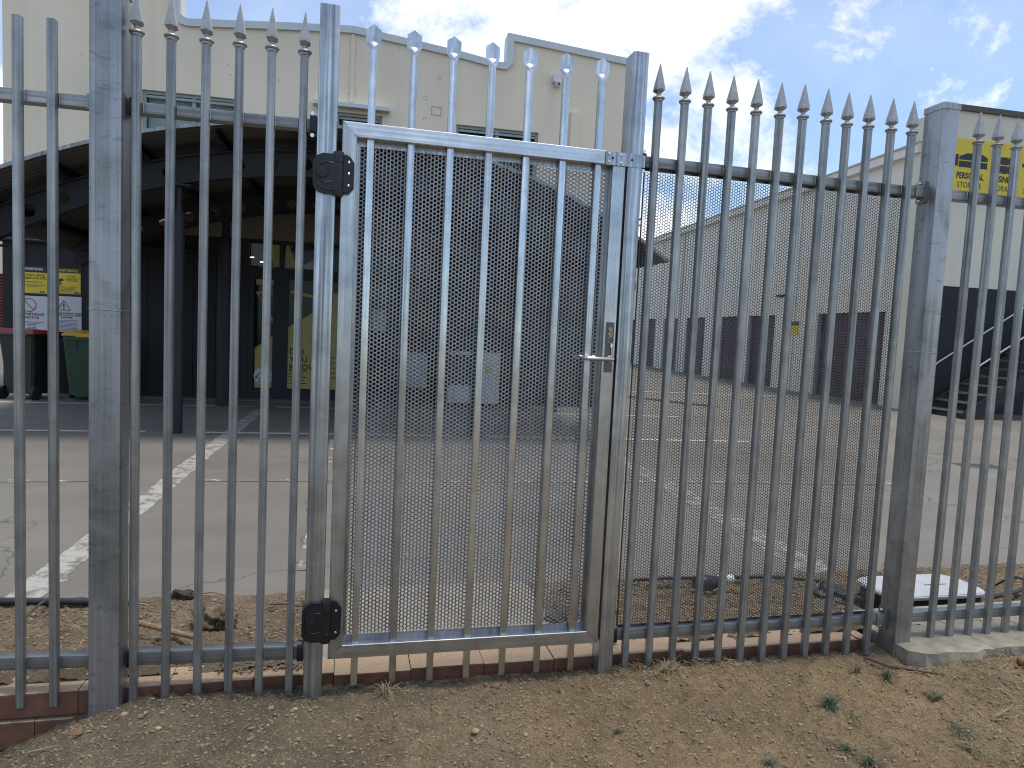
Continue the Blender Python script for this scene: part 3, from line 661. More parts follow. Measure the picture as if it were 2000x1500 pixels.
for i in range(1, 7):
    p_ = share(gp0, 'picket', gate, (0.0565+0.1375*i, 0, 0), (0, 0, rnd.uniform(-0.03, 0.03))); share(gh0, 'picket_head', p_)
hexsheet('perforated_sheet', GX0+W_-0.001, GX1-W_+0.001, GZ0+W_-0.001, GZ1-W_+0.001, 0.0145, 0.0148, 0.0102, 'galv_sheet', gate, 0.010)
b_ = MB()   # thin retaining angle round the sheet
for (a0, a1, c0, c1) in ((GX0+W_, GX0+W_+0.012, GZ0+W_, GZ1-W_), (GX1-W_-0.012, GX1-W_, GZ0+W_, GZ1-W_)): b_.box(a0, a1, 0.0175, 0.024, c0+0.001, c1-0.001)
b_.build('sheet_angle', 'galv_new', gate)

def hinge(z0, z1, screws, label=None):
    h = (z1-z0); zc = (z0+z1)/2; y0 = -0.0265; xb = -0.047
    b_ = MB()   # leaf on the post: rounded block
    prof = [(-0.128, zc-h*0.33), (-0.118, zc-h*0.45), (-0.096, zc-h*0.5), (xb, zc-h*0.5), (xb, zc+h*0.47), (-0.098, zc+h*0.47), (-0.118, zc+h*0.40), (-0.128, zc+h*0.28)]
    b_.ext(prof, y0-0.020, y0-0.0045, 'y'); ins = [(xb+(p[0]-xb)*0.86, zc+(p[1]-zc)*0.86) for p in prof]; b_.ext(ins, y0-0.026, y0-0.020, 'y')
    b_.box(-0.1285, -0.121, y0-0.022, 0.030, zc-h*0.26, zc+h*0.26)
    hn = b_.build('hinge', 'black', gate)
    if label: hn['label'] = label
    b_ = MB()   # leaf on the gate
    prof = [(xb, zc-h*0.49), (-0.012, zc-h*0.47), (0.004, zc-h*0.33), (0.005, zc+h*0.30), (-0.008, zc+h*0.44), (-0.02, zc+h*0.49), (xb, zc+h*0.49)]
    b_.ext(prof, y0-0.012, y0-0.0003, 'y'); ins = [(xb+(p[0]-xb)*0.9, zc+(p[1]-zc)*0.93) for p in prof]; b_.ext(ins, y0-0.0155, y0-0.012, 'y'); b_.build('hinge_leaf', 'black', hn)
    b_ = MB()
    b_.lathe([(0.0165, z0-0.004), (0.0175, z0), (0.0175, zc-h*0.28), (0.0165, zc-h*0.275), (0.0165, zc-h*0.265), (0.0175, zc-h*0.26), (0.0175, zc+h*0.26), (0.0165, zc+h*0.265), (0.0165, zc+h*0.275), (0.018, zc+h*0.28), (0.018, z1+0.001), (0.0165, z1+0.005)], xb, y0-0.012, 20)
    b_.build('hinge_barrel', 'black', hn, True)
    b_ = MB()   # raised ribs and screw wells on the post leaf
    for dz in (-0.30, 0.30):
        b_.tube([(-0.112, y0-0.027, zc+h*dz*0.55), (-0.085, y0-0.0285, zc+h*dz*0.85), (xb-0.016, y0-0.027, zc+h*dz*0.75)], 0.0018, 6)
    b_.lathe([(0.020, y0-0.026), (0.018, y0-0.030), (0.0, y0-0.0315)], -0.098, 0, 18, 'y', zc); b_.build('hinge_rib', 'black', hn, True)
    for sx, dz in [(-0.013, q) for q in screws]:
        b_ = MB(); b_.lathe([(0.0042, y0-0.0155), (0.0042, y0-0.018), (0.0028, y0-0.0192), (0.0012, y0-0.0192), (0.0010, y0-0.0175)], sx, 0, 10, 'y', zc+h*dz); b_.build('screw', 'screw', hn, True)
hinge(1.812, 1.946, (-0.27, 0.02, 0.30), 'upper black hinge with three bright screws')
hinge(0.258, 0.404, (-0.28, 0.26), 'lower black hinge with two bright screws')
# top latch plate
b_ = MB(); b_.box(0.902, 1.040, -0.0335, -0.0300, 2.008, 2.056); b_.box(1.040, 1.0565, -0.0335, -0.0300, 2.010, 2.054); lp = b_.build('latch_plate', 'galv_post', gate)
for x_, z_ in ((0.914, 2.047), (0.914, 2.018), (0.960, 2.047), (0.960, 2.018)):
    b_ = MB(); b_.lathe([(0.0052, -0.0335), (0.0052, -0.036), (0.0035, -0.0372), (0.0014, -0.0372), (0.001, -0.035)], x_, 0, 12, 'y', z_); b_.build('screw', 'screw', lp, True)
b_ = MB()
for x_, z_ in ((0.928, 2.033), (1.004, 2.033)): b_.lathe([(0.0048, -0.0337), (0.0048, -0.0342)], x_, 0, 12, 'y', z_)
b_.build('bolt_hole', 'ink', lp)
# lock plate, cylinder, keys, lever
LX = 0.9585
b_ = MB(); b_.rbox(LX-0.0165, LX+0.0165, -0.0285, -0.0262, 1.243, 1.432, 0.0008, 'z', 1); lk = b_.build('lock_plate', 'plate', gate)
for z_, rr_ in ((1.405, 0.009), (1.388, 0.0095)):
    b_ = MB(); b_.lathe([(rr_, -0.0285), (rr_, -0.0315), (rr_-0.0015, -0.032), (rr_-0.0025, -0.0315), (rr_-0.003, -0.030), (0.001, -0.030)], LX+0.001, 0, 16, 'y', z_); b_.build('lock_cylinder', 'brass', lk, True)
b_ = MB(); b_.tube([(LX+0.003+0.012*math.cos(a), -0.034, 1.366+0.012*math.sin(a)) for a in [R(20*i) for i in range(19)]], 0.0007, 5, False); kr = b_.build('key_ring', 'steel', lk, True)
b_ = MB(); b_.ext([(LX+0.004, 1.354), (LX+0.012, 1.350), (LX+0.010, 1.336), (LX+0.012, 1.306), (LX+0.009, 1.303), (LX+0.007, 1.335), (LX+0.002, 1.340)], -0.0355, -0.0340, 'y'); b_.build('key', 'screw', kr)
b_ = MB(); b_.lathe([(0.013, -0.0285), (0.013, -0.034), (0.0095, -0.036), (0.0085, -0.060)], LX+0.003, 0, 18, 'y', 1.295)
b_.tube([(LX+0.003, -0.052, 1.295), (LX+0.001, -0.066, 1.295), (LX-0.010, -0.073, 1.295), (LX-0.095, -0.073, 1.295), (LX-0.104, -0.070, 1.295), (LX-0.108, -0.060, 1.295), (LX-0.108, -0.045, 1.295)], 0.0075, 14)
b_.build('lever_handle', 'steel', gate, True)
b_ = MB(); b_.tube([(LX+0.003, 0.0268, 1.295), (LX+0.001, 0.062, 1.295), (LX-0.012, 0.070, 1.295), (LX-0.100, 0.070, 1.295), (LX-0.106, 0.050, 1.295)], 0.0075, 12); b_.build('lever_handle', 'steel', gate, True)

# ================================================================ BUILDING WITH CANOPY (frame rotated with the street)
BA = R(-2.3)
def bl(name, label, cat, group=None): return thing(name, label, cat, (0, 0, 0), BA, group)
BY = 12.68
hall = bl('building', 'two-storey cream rendered building with stepped parapet behind the dark arched canopy', 'building')
out_top = [(-5.96, 7.3), (-3.36, 7.3), (-3.33, 6.30), (-3.23, 6.24), (-1.67, 6.38), (-1.13, 6.42), (-0.56, 6.465), (0.39, 6.37), (1.30, 6.27), (2.0, 6.17), (2.12, 6.20), (2.17, 6.33), (2.17, 6.68), (3.16, 6.60), (4.15, 6.53), (4.45, 6.53)]
# wall built of vertical strips between window openings (real openings)
wins = [(-3.92, -2.34, 4.05, 5.06), (-0.82, -0.03, 4.1, 5.03), (1.27, 2.78, 4.05, 5.03)]
def topz(x):
    for (a, za), (c, zc) in zip(out_top, out_top[1:]):
        if a <= x <= c and c > a: return za+(zc-za)*(x-a)/(c-a)
    return 6.5
xs = sorted(set([p[0] for p in out_top]+[w_[0] for w_ in wins]+[w_[1] for w_ in wins]+[2.1699, 2.1701]))
b_ = MB(); T = 0.25
def strip(xa, xb, za0, zb0, za1, zb1):
    if xb-xa < 1e-5: return
    vs = []
    for y_ in (BY, BY+T): vs += [(xa, y_, za0), (xb, y_, zb0), (xb, y_, zb1), (xa, y_, za1)]
    b_.add(vs, [(0, 1, 2, 3), (7, 6, 5, 4), (3, 2, 6, 7), (0, 4, 5, 1), (0, 3, 7, 4), (1, 5, 6, 2)])
for xa, xb in zip(xs, xs[1:]):
    if xb-xa < 0.001: continue
    ta = topz(xa+1e-5); tb = topz(xb-1e-5); hit = [w_ for w_ in wins if w_[0] <= xa+1e-6 and w_[1] >= xb-1e-6]
    if hit:
        w_ = hit[0]; strip(xa, xb, 2.75, 2.75, w_[2], w_[2]); strip(xa, xb, w_[3], w_[3], ta, tb)
    else: strip(xa, xb, 2.75, 2.75, ta, tb)
b_.box(0.95, 4.45, BY, BY+T, 0, 2.749)
b_.box(4.2, 4.45, BY+T+0.001, 24, 0, 6.5); b_.box(-5.96, -5.7, BY+T+0.001, 24, 0, 7.3)
b_.build('wall', 'cream', hall)
# coping follows the parapet
b_ = MB()
def cop(pts, th=0.105, pro=0.05):
    for (xa, za), (xb, zb) in zip(pts, pts[1:]):
        vs = []
        for y_ in (BY-pro, BY+T+pro): vs += [(xa, y_, za-th), (xb, y_, zb-th), (xb, y_, zb+0.012), (xa, y_, za+0.012)]
        b_.add(vs, [(0, 1, 2, 3), (7, 6, 5, 4), (3, 2, 6, 7), (0, 4, 5, 1), (0, 3, 7, 4), (1, 5, 6, 2)])
cop([(-3.23, 6.24), (-1.67, 6.38), (-0.563, 6.465)]); cop([(-0.560, 6.465), (0.39, 6.37), (1.30, 6.27), (1.99, 6.17)])
b_.build('coping', 'coping', hall)
b_ = MB()
b_.add([(x_, y_, z_) for y_ in (BY-0.051, BY+T+0.051) for x_, z_ in [(1.992, 6.065), (2.13, 6.065), (2.245, 6.19), (2.245, 6.575), (4.45, 6.41), (4.45, 6.53), (4.15, 6.55), (3.16, 6.625), (2.125, 6.705), (2.125, 6.19), (1.992, 6.185)]],
       [tuple(range(11))[::-1], tuple(range(11, 22))]+[(i, (i+1) % 11, 11+(i+1) % 11, 11+i) for i in range(11)]); b_.build('coping', 'coping', hall)
b_ = MB()
b_.add([(x_, y_, z_) for y_ in (BY-0.051, BY+T+0.051) for x_, z_ in [(-3.232, 6.135), (-3.34, 6.16), (-3.47, 6.34), (-3.47, 7.32), (-3.36, 7.32), (-3.345, 6.32), (-3.232, 6.253)]],
       [tuple(range(7))[::-1], tuple(range(7, 14))]+[(i, (i+1) % 7, 7+(i+1) % 7, 7+i) for i in range(7)]); b_.build('coping', 'coping', hall)
b_ = MB(); b_.box(-5.96, -3.47, BY-0.05, BY+T+0.05, 7.3, 7.4); b_.build('coping', 'coping', hall)
b_ = MB(); b_.box(0.9, 2.05, BY+0.35, BY+0.6, 5.9, 6.30); b_.build('parapet_return', 'coping', hall)
b_ = MB(); b_.box(-5.6, 4.2, BY+0.4, 23.8, 5.6, 5.75); b_.build('roof', 'rooftop', hall)
for i, (xa, xb, za, zb) in enumerate(wins):
    fr = MB(); f_ = 0.05; y0, y1 = BY+0.05, BY+0.13
    fr.box(xa, xb, y0, y1, zb-f_, zb); fr.box(xa, xb, y0, y1, za, za+f_); fr.box(xa, xa+f_, y0+0.001, y1-0.001, za+f_, zb-f_); fr.box(xb-f_, xb, y0+0.001, y1-0.001, za+f_, zb-f_)
    n = 2 if xb-xa > 1 else 1
    for k in range(1, n): xm = xa+(xb-xa)*k/n; fr.box(xm-0.03, xm+0.03, y0+0.002, y1-0.002, za+f_, zb-f_)
    fr.box(xa+0.06, xb-0.06, y0-0.012, y0+0.002, zb-0.11, zb-0.07)
    wn = fr.build('window', 'alu', hall)
    for k in range(n):
        a = xa+(xb-xa)*k/n+0.05; c = xa+(xb-xa)*(k+1)/n-0.05
        q = MB(); q.box(a, c, BY+0.09, BY+0.096, za+f_, zb-f_); q.build('pane', 'glass' if i else 'pane', wn)
    if i == 0:
        q = MB(); xx = xa+0.06; N_ = 44; pr = [(xa+0.06+(xb-xa-0.12)*j/(N_*2), BY+0.17+(0.02 if j % 2 else -0.02)) for j in range(N_*2+1)]
        q.add([(p[0], p[1], z_) for z_ in (za+0.03, zb-0.03) for p in pr], [(j, j+1, len(pr)+j+1, len(pr)+j) for j in range(len(pr)-1)]); q.build('curtain', 'curtain', wn)
    q = MB(); q.box(xa-0.3, xb+0.3, BY+T+0.3, BY+T+0.34, za-0.2, zb+0.2); q.build('room_lining', 'charcoal', wn)
b_ = MB(); b_.box(-1.20, 0.09, BY-0.16, BY-0.001, 5.085, 5.15); b_.build('window_hood', 'coping', hall)
b_ = MB(); b_.box(-0.60, -0.53, BY-0.020, BY-0.001, 5.21, 6.36); b_.build('cover_strip', 'cream', hall)
b_ = MB(); b_.box(3.37, 3.52, BY-0.06, BY-0.001, 2.9, 5.45); b_.build('cable_duct', 'cream', hall)
b_ = MB()
for x_, z_ in ((0.70, 5.45), (0.66, 5.42), (0.72, 5.40), (0.72, 5.08), (0.68, 5.06), (-0.62, 5.35), (-0.50, 5.35), (-0.62, 6.2), (0.1, 6.1), (-2.55, 5.45), (-2.6, 5.6)): b_.lathe([(0.009, BY-0.0005), (0.009, BY-0.004)], x_, 0, 8, 'y', z_)
for a, c, z0_, z1_ in ((0.82, 0.99, 5.285, 5.292), (0.82, 0.99, 5.145, 5.152), (0.82, 0.826, 5.152, 5.285), (0.984, 0.99, 5.152, 5.285)): b_.box(a, c, BY-0.004, BY-0.0005, z0_, z1_)
b_.build('fixing_marks', 'wood', hall)
# dark ground-floor cladding
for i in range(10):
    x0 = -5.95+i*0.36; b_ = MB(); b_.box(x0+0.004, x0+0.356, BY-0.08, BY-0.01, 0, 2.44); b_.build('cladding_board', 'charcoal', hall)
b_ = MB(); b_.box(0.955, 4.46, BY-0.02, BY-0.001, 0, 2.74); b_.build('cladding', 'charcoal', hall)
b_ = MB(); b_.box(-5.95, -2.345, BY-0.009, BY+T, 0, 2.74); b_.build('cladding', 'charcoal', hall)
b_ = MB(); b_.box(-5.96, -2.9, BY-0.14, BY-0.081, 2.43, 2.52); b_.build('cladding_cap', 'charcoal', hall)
b_ = MB(); b_.tube([(-6.0, BY-0.17, 2.47), (-3.0, BY-0.17, 2.47)], 0.028, 10); b_.build('rail_pipe', 'darksteel', hall, True)
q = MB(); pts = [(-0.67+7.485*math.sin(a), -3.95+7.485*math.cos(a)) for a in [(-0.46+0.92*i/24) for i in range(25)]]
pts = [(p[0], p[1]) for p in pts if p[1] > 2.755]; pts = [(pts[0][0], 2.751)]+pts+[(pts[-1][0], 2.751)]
q.ext(pts, BY-0.012, BY-0.001, 'y'); q.build('painted_shade', 'taupe', hall)  # shade beneath the canopy painted as a dark arc on the cream wall
# shopfront
sf = MB(); Y0, Y1 = BY-0.04, BY+0.06
sf.box(-2.345, 0.95, Y0, Y1, 2.70, 2.749)
mull = [-2.345, -1.66, -0.98, -0.33, 0.31, 0.95]
for i, x_ in enumerate(mull):
    a = 0.07 if i not in (0, 5) else 0.15
    sf.box(x_-(0 if i == 0 else a/2), x_+(a if i == 0 else (a/2 if i < 5 else 0)), Y0+0.001, Y1-0.001, 0, 2.699)
for (a, c) in [(-2.19, -1.695), (-1.625, -1.015), (-0.945, -0.365), (-0.295, 0.275), (0.345, 0.87)]:
    sf.box(a, c, Y0+0.002, Y1-0.002, 2.09, 2.275); sf.box(a, c, Y0+0.002, Y1-0.002, 0.0, 0.17)
    sf.box(a, a+0.09, Y0+0.003, Y1-0.003, 0.17, 2.09); sf.box(c-0.09, c, Y0+0.003, Y1-0.003, 0.17, 2.09)
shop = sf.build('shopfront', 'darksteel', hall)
for (a, c) in [(-2.19, -1.695), (-1.625, -1.015), (-0.945, -0.365), (-0.295, 0.275), (0.345, 0.87)]:
    q = MB(); q.box(a+0.09, c-0.09, BY, BY+0.008, 0.17, 2.09); q.box(a, c, BY, BY+0.008, 2.275, 2.70); q.build('glazing', 'glass', shop)
def film(pts, m, y=BY-0.004): 
    q = MB(); q.ext(pts, y, y+0.002, 'y'); return q.build('window_film', m, shop)
film([(-2.08, 0.19), (-1.785, 0.19), (-1.785, 1.12), (-2.08, 0.88)], 'yellow2'); film([(-2.08, 1.98), (-1.785, 1.98), (-1.785, 2.07), (-2.08, 2.07)], 'yellow2')
film([(-2.09, 1.86), (-1.80, 1.86), (-1.80, 1.82), (-2.04, 1.82), (-1.785, 1.30), (-1.785, 1.40)], 'yellow2')
film([(-1.53, 0.19), (-1.11, 0.19), (-1.11, 1.55), (-1.53, 1.27)], 'yellow2'); film([(-1.50, 1.86), (-1.12, 1.80), (-1.12, 1.85), (-1.50, 1.91)], 'yellow2')
film([(-0.855, 0.19), (-0.46, 0.19), (-0.46, 1.95), (-0.855, 1.88)], 'yellow2')
film([(-1.80, 2.30), (-1.70, 2.30), (-1.70, 2.68), (-1.86, 2.68)], 'yellow2'); film([(-1.60, 2.30), (-1.40, 2.30), (-1.55, 2.68), (-1.60, 2.68)], 'yellow2')
film([(-2.17, 2.30), (-1.88, 2.30), (-1.88, 2.68), (-2.17, 2.68)], 'greycab', BY-0.003); film([(-1.38, 2.30), (-1.05, 2.30), (-1.05, 2.52)], 'greycab', BY-0.003)
q = MB(); q.lathe([(0.155, BY-0.008), (0.155, BY-0.0062)], -1.935, 0, 28, 'y', 0.40); q.build('round_emblem', 'signwhite', shop)
q = MB(); q.tube([(-2.06, BY-0.010, 0.36), (-1.99, BY-0.010, 0.45), (-1.86, BY-0.010, 0.45), (-1.81, BY-0.010, 0.38), (-1.86, BY-0.010, 0.38), (-1.86, BY-0.010, 0.28), (-2.0, BY-0.010, 0.28), (-2.0, BY-0.010, 0.37), (-2.06, BY-0.010, 0.36)], 0.008, 5); q.build('emblem_outline', 'ink', shop)
text('DID\nYOU\nKNOW?', 0.145, 'ink', shop, (-1.50, BY-0.007, 0.80), align='LEFT', bold=0.003)
q = MB()
for i in range(5):
    q.box(-1.50, -1.20-0.05*(i % 2), BY-0.007, BY-0.005, 0.50-0.055*i, 0.515-0.055*i); q.box(-0.82, -0.52, BY-0.007, BY-0.005, 0.75-0.09*i, 0.765-0.09*i)
q.build('small_print', 'ink', shop)
q = MB(); q.box(-0.10, 0.16, BY-0.007, BY-0.004, 1.28, 1.66); q.build('paper_notice', 'greycab', shop)
q = MB(); q.box(0.42, 0.66, BY-0.007, BY-0.004, 0.62, 0.86); q.build('yellow_notice', 'yellow', shop)
for x_, z_ in ((-2.15, 2.44), (-1.99, 2.37)):
    q = MB(); q.box(x_-0.03, x_+0.03, BY-0.0045, BY-0.001, z_-0.008, z_+0.008); q.build('ceiling_lamp', 'lamp', shop)

# ---------------------------------------------------------------- canopy
cn = thing('entrance_canopy', 'dark arched corrugated canopy on round black columns over the shopfront', 'canopy')
CX, CZ = -0.16, -3.95
def arcp(r, a): return (CX+r*math.sin(a), CZ+r*math.cos(a))
AM = 0.575
ys = []; y_ = 8.20
prof = []
while y_ < 12.78:
    prof += [(y_, 0.0), (y_+0.035, 0.0), (y_+0.05, 0.022), (y_+0.085, 0.022)]; y_ += 0.10
na = 62; np_ = len(prof)
vs = []
for i in range(na+1):
    a = -AM+2*AM*i/na
    for (yy, h) in prof:
        X_, Z_ = arcp(7.50+h, a); vs.append((X_, yy, Z_))
nv = len(vs)
for i in range(na+1):
    a = -AM+2*AM*i/na
    for (yy, h) in prof:
        X_, Z_ = arcp(7.505+h, a); vs.append((X_, yy, Z_))
fs = []
for i in range(na):
    for j in range(np_-1):
        a = i*np_+j; fs.append((a, a+1, a+np_+1, a+np_)); fs.append((nv+a+np_, nv+a+np_+1, nv+a+1, nv+a))
    a = i*np_; fs.append((a, a+np_, nv+a+np_, nv+a))
b_ = MB(); b_.add(vs, fs); b_.build('roof_sheet', 'soffit', cn)
def arcband(r0, r1, y0, y1, a0=-AM, a1=AM, n=56):
    q = MB(); vs = []
    for i in range(n+1):
        a = a0+(a1-a0)*i/n
        for (r, y) in ((r0, y0), (r1, y0), (r1, y1), (r0, y1)): X_, Z_ = arcp(r, a); vs.append((X_, y, Z_))
    fs = [(0, 1, 2, 3), tuple(4*n+k for k in (3, 2, 1, 0))]
    for i in range(n):
        for k in range(4): a = 4*i+k; c = 4*i+(k+1) % 4; fs.append((a, a+4, c+4, c))
    q.add(vs, fs); return q
arcband(7.498, 7.535, 8.165, 8.195).build('edge_flashing', 'galv_old', cn)
def arch_beam(y0):
    q = arcband(7.335, 7.350, y0-0.06, y0+0.06, -0.555, 0.555); z = arcband(7.05, 7.065, y0-0.06, y0+0.06, -0.555, 0.555); q.add(z.v, z.f)
    # web with round openings
    nb = 21; step = 1.11/nb; vs = []; fs = []
    for i in range(nb):
        a0 = -0.555+i*step; ac = a0+step/2; cr = 7.20; hr = 0.072; n = 16
        o = len(vs); outer = []
        for k in range(n):
            th = 2*math.pi*k/n; ct, st_ = math.cos(th), math.sin(th); mm = max(abs(ct), abs(st_))
            u = ct/mm*step/2; v = st_/mm*0.135
            outer.append((ac+u, cr+v))
        # snap the four corners
        for y in (y0-0.006, y0+0.006):
            for (a, r) in outer: X_, Z_ = arcp(r, a); vs.append((X_, y, Z_))
            for k in range(n):
                th = 2*math.pi*k/n; X_, Z_ = arcp(cr+hr*math.sin(th), ac+hr*math.cos(th)/cr); vs.append((X_, y, Z_))
        for k in range(n):
            k1 = (k+1) % n
            fs.append((o+k, o+k1, o+n+k1, o+n+k)); fs.append((o+2*n+k1, o+2*n+k, o+3*n+k, o+3*n+k1)); fs.append((o+n+k, o+n+k1, o+3*n+k1, o+3*n+k))
        cs_ = [(a0, 7.065), (a0+step, 7.065), (a0+step, 7.335), (a0, 7.335)]
    q.add(vs, fs)
    return q.build('arch_beam', 'darksteel', cn)
arch_beam(8.76); arch_beam(11.58)
for i in range(10):
    a = -0.5175+0.115*i
    q = MB(); prf = [(-0.03, 0.0), (0.03, 0.0), (0.03, 0.004), (-0.026, 0.004), (-0.026, 0.136), (0.026, 0.136), (0.026, 0.12), (0.03, 0.12), (0.03, 0.14), (-0.03, 0.14)]
    pts = []
    for (u, v) in prf:
        X_, Z_ = arcp(7.352+v, a); pts.append((X_+u*math.cos(a), Z_-u*math.sin(a)))
    q.ext(pts, 8.30, 12.70, 'y'); q.build('purlin', 'darksteel', cn)
def column(x, y, h, r=0.085):
    q = MB(); q.lathe([(r, 0.0), (r, h-0.42), (r*0.92, h-0.36), (r*0.55, h-0.25), (r*0.5, h-0.24), (r*0.5, h-0.02)], x, y, 24); q.box(x-0.14, x+0.14, y-0.1, y+0.1, h-0.019, h-0.001)
    c = q.build('column', 'darksteel', cn, True)
def beamz(x): return CZ+math.sqrt(7.05**2-(x-CX)**2)
for x_ in (-3.84, -1.93, 1.61, 3.52): column(x_, 8.76, beamz(x_), 0.062 if abs(x_+0.16) < 2 else 0.06)
for x_ in (-3.30, -1.88, 1.56, 3.52): column(x_, 11.58, beamz(x_), 0.115 if abs(x_+0.16) < 2 else 0.09)

# wall camera and side awning
wc = bl('security_camera', 'white dome security camera high on the cream wall', 'camera')
q = MB(); q.rbox(2.98, 3.14, BY-0.13, BY-0.002, 5.93, 6.07, 0.02, 'y'); q.build('camera_body', 'white', wc, True)
q = MB(); q.lathe([(0.062, 5.93), (0.062, 5.88), (0.045, 5.85), (0.01, 5.835)], 3.08, BY-0.10, 18); dm = q.build('camera_dome', 'white', wc, True)
q = MB(); q.lathe([(0.022, BY-0.166), (0.018, BY-0.170)], 3.08, 0, 14, 'y', 5.885); q.build('lens', 'ink', dm)
fld = thing('floodlight', 'small black floodlight under the end of the canopy arch', 'floodlight', (3.62, 8.66, 2.0))
q = MB(); q.rbox(-0.07, 0.07, -0.05, 0.03, 0.0, 0.10, 0.01); q.build('lamp_body', 'black', fld, True)
q = MB(); q.box(-0.055, 0.055, -0.054, -0.0505, 0.012, 0.088); q.build('lamp_glass', 'glass', fld)

# ---------------------------------------------------------------- air conditioner beside the shopfront
ac = bl('air_conditioner', 'white outdoor air conditioner unit with a dark fan grille against the wall', 'air conditioner')
q = MB(); q.rbox(1.22, 2.20, BY-0.42, BY-0.06, 0.06, 0.98, 0.015, 'z'); q.build('casing', 'white', ac, True)
q = MB(); q.box(1.27, 1.72, BY-0.426, BY-0.4205, 0.38, 0.92); gr_ = q.build('fan_grille', 'charcoal', ac)
q = MB()
for i in range(10): q.box(1.27, 1.72, BY-0.433, BY-0.427, 0.40+0.05*i, 0.407+0.05*i)
q.build('grille_bar', 'greycab', gr_)
q = MB(); q.box(1.93, 2.06, BY-0.4225, BY-0.4202, 0.62, 0.74); q.build('sticker', 'yellow', ac)
for x_ in (1.27, 2.10): q = MB(); q.box(x_, x_+0.05, BY-0.40, BY-0.08, 0, 0.058); q.build('foot', 'charcoal', ac)
bx_ = bl('drop_box', 'rounded pale grey drop box standing by the shopfront under the canopy', 'box')
q = MB(); q.rbox(0.50, 0.88, BY-0.5, BY-0.2, 0.32, 0.93, 0.06, 'y'); q.build('box_body', 'greycab', bx_, True)
q = MB(); q.box(0.60, 0.78, BY-0.42, BY-0.28, 0, 0.32); q.build('pedestal', 'charcoal', bx_)

# ---------------------------------------------------------------- signs on the dark cladding
SY = BY-0.085
def wall_sign(name, label, x0, x1, z0, z1):
    s_ = bl('wall_sign', label, 'sign', 'safety signs on the dark wall'); return s_
s1 = wall_sign('', 'black and yellow warning sign against leaving rubbish, above the red-lidded bin', 0, 0, 0, 0)
def panel(s_, x0, x1, z0, z1, m, y=SY, nm='sign_panel'):
    q = MB(); q.box(x0, x1, y-0.004, y, z0, z1); return q.build(nm, m, s_)
RT = (R(90), 0, 0)
panel(s1, -5.72, -5.29, 1.60, 2.07, 'ink'); panel(s1, -5.72, -5.295, 1.63, 1.965, 'yellow', SY-0.0045)
YT = SY-0.0092
text('WARNING', 0.062, 'signwhite', s1, (-5.505, SY-0.0055, 2.0), bold=0.0015)
text('DO NOT LEAVE\nRUBBISH ON SITE', 0.050, 'ink', s1, (-5.505, YT, 1.905), bold=0.001)
text('MAXIMUM FINE OF $77', 0.027, 'ink', s1, (-5.505, YT, 1.80)); text('CAMERA SURVEILLANCE IN USE\nSEE OUR STAFF', 0.024, 'ink', s1, (-5.505, YT, 1.755))
q = MB(); q.box(-5.40, -5.33, YT, YT+0.001, 1.645, 1.665); q.build('small_logo', 'ink', s1)
s2 = wall_sign('', 'white notice with a red no-entry ring, above the red-lidded bin', 0, 0, 0, 0)
panel(s2, -5.72, -5.288, 1.02, 1.585, 'signwhite')
q = MB(); cx, cz = -5.565, 1.435
q.tube([(cx+0.105*math.cos(R(15*i)), SY-0.0052, cz+0.105*math.sin(R(15*i))) for i in range(25)], 0.007, 5, False); q.tube([(cx-0.072, SY-0.0052, cz+0.072), (cx+0.072, SY-0.0052, cz-0.072)], 0.007, 5); q.build('prohibition_symbol', 'redink', s2)
text('IMPORTANCE\nNOTICE', 0.058, 'ink', s2, (-5.52, SY-0.0052, 1.27), bold=0.0012)
q = MB()
for i in range(7): wd = (0.17, 0.11, 0.07, 0.06, 0.06, 0.08, 0.05)[i]; q.box(-5.52-wd, -5.52+wd, SY-0.0052, SY-0.0042, 1.16-0.022*i, 1.167-0.022*i)
q.build('small_print', 'ink', s2)
s3 = wall_sign('', 'black and yellow camera monitoring sign, above the yellow-lidded bin', 0, 0, 0, 0)
panel(s3, -5.22, -4.79, 1.62, 2.07, 'ink'); panel(s3, -5.22, -4.80, 1.65, 1.985, 'yellow', SY-0.0045)
text('MONITORING', 0.056, 'yellow', s3, (-5.02, SY-0.0055, 2.005), bold=0.0012)
q = MB(); q.ext([(-5.17, 1.86), (-5.07, 1.90), (-5.05, 1.86), (-5.15, 1.82)], YT, YT+0.001, 'y'); q.box(-5.115, -5.085, YT, YT+0.001, 1.79, 1.83); q.build('camera_pictogram', 'ink', s3)
text('24 HOUR\nSECURITY\nSURVEILLANCE\nMONITORED', 0.028, 'ink', s3, (-4.93, YT, 1.93))
q = MB()
for i in range(5): q.box(-5.15, -4.86-0.02*(i % 2), YT, YT+0.001, 1.755-0.02*i, 1.761-0.02*i)
q.box(-4.89, -4.82, YT, YT+0.001, 1.66, 1.68); q.build('small_print', 'ink', s3)
s4 = wall_sign('', 'white notice with a red warning triangle, above the yellow-lidded bin', 0, 0, 0, 0)
panel(s4, -5.22, -4.788, 1.02, 1.605, 'signwhite')
q = MB(); q.tube([(-5.145, SY-0.0052, 1.38), (-4.955, SY-0.0052, 1.38), (-5.05, SY-0.0052, 1.54), (-5.145, SY-0.0052, 1.38)], 0.009, 5); q.build('warning_triangle', 'redink', s4)
text('!', 0.13, 'ink', s4, (-5.05, SY-0.0052, 1.395), bold=0.004)
text('PERSONS ENTERING THESE\nPREMISES DO SO AT THEIR\nOWN RISK', 0.036, 'ink', s4, (-5.01, SY-0.0052, 1.315), bold=0.0008)
q = MB()
for i in range(9): q.box(-5.17, -4.84-0.02*(i % 3 == 2), SY-0.0052, SY-0.0042, 1.21-0.021*i, 1.216-0.021*i)
q.build('small_print', 'ink', s4)

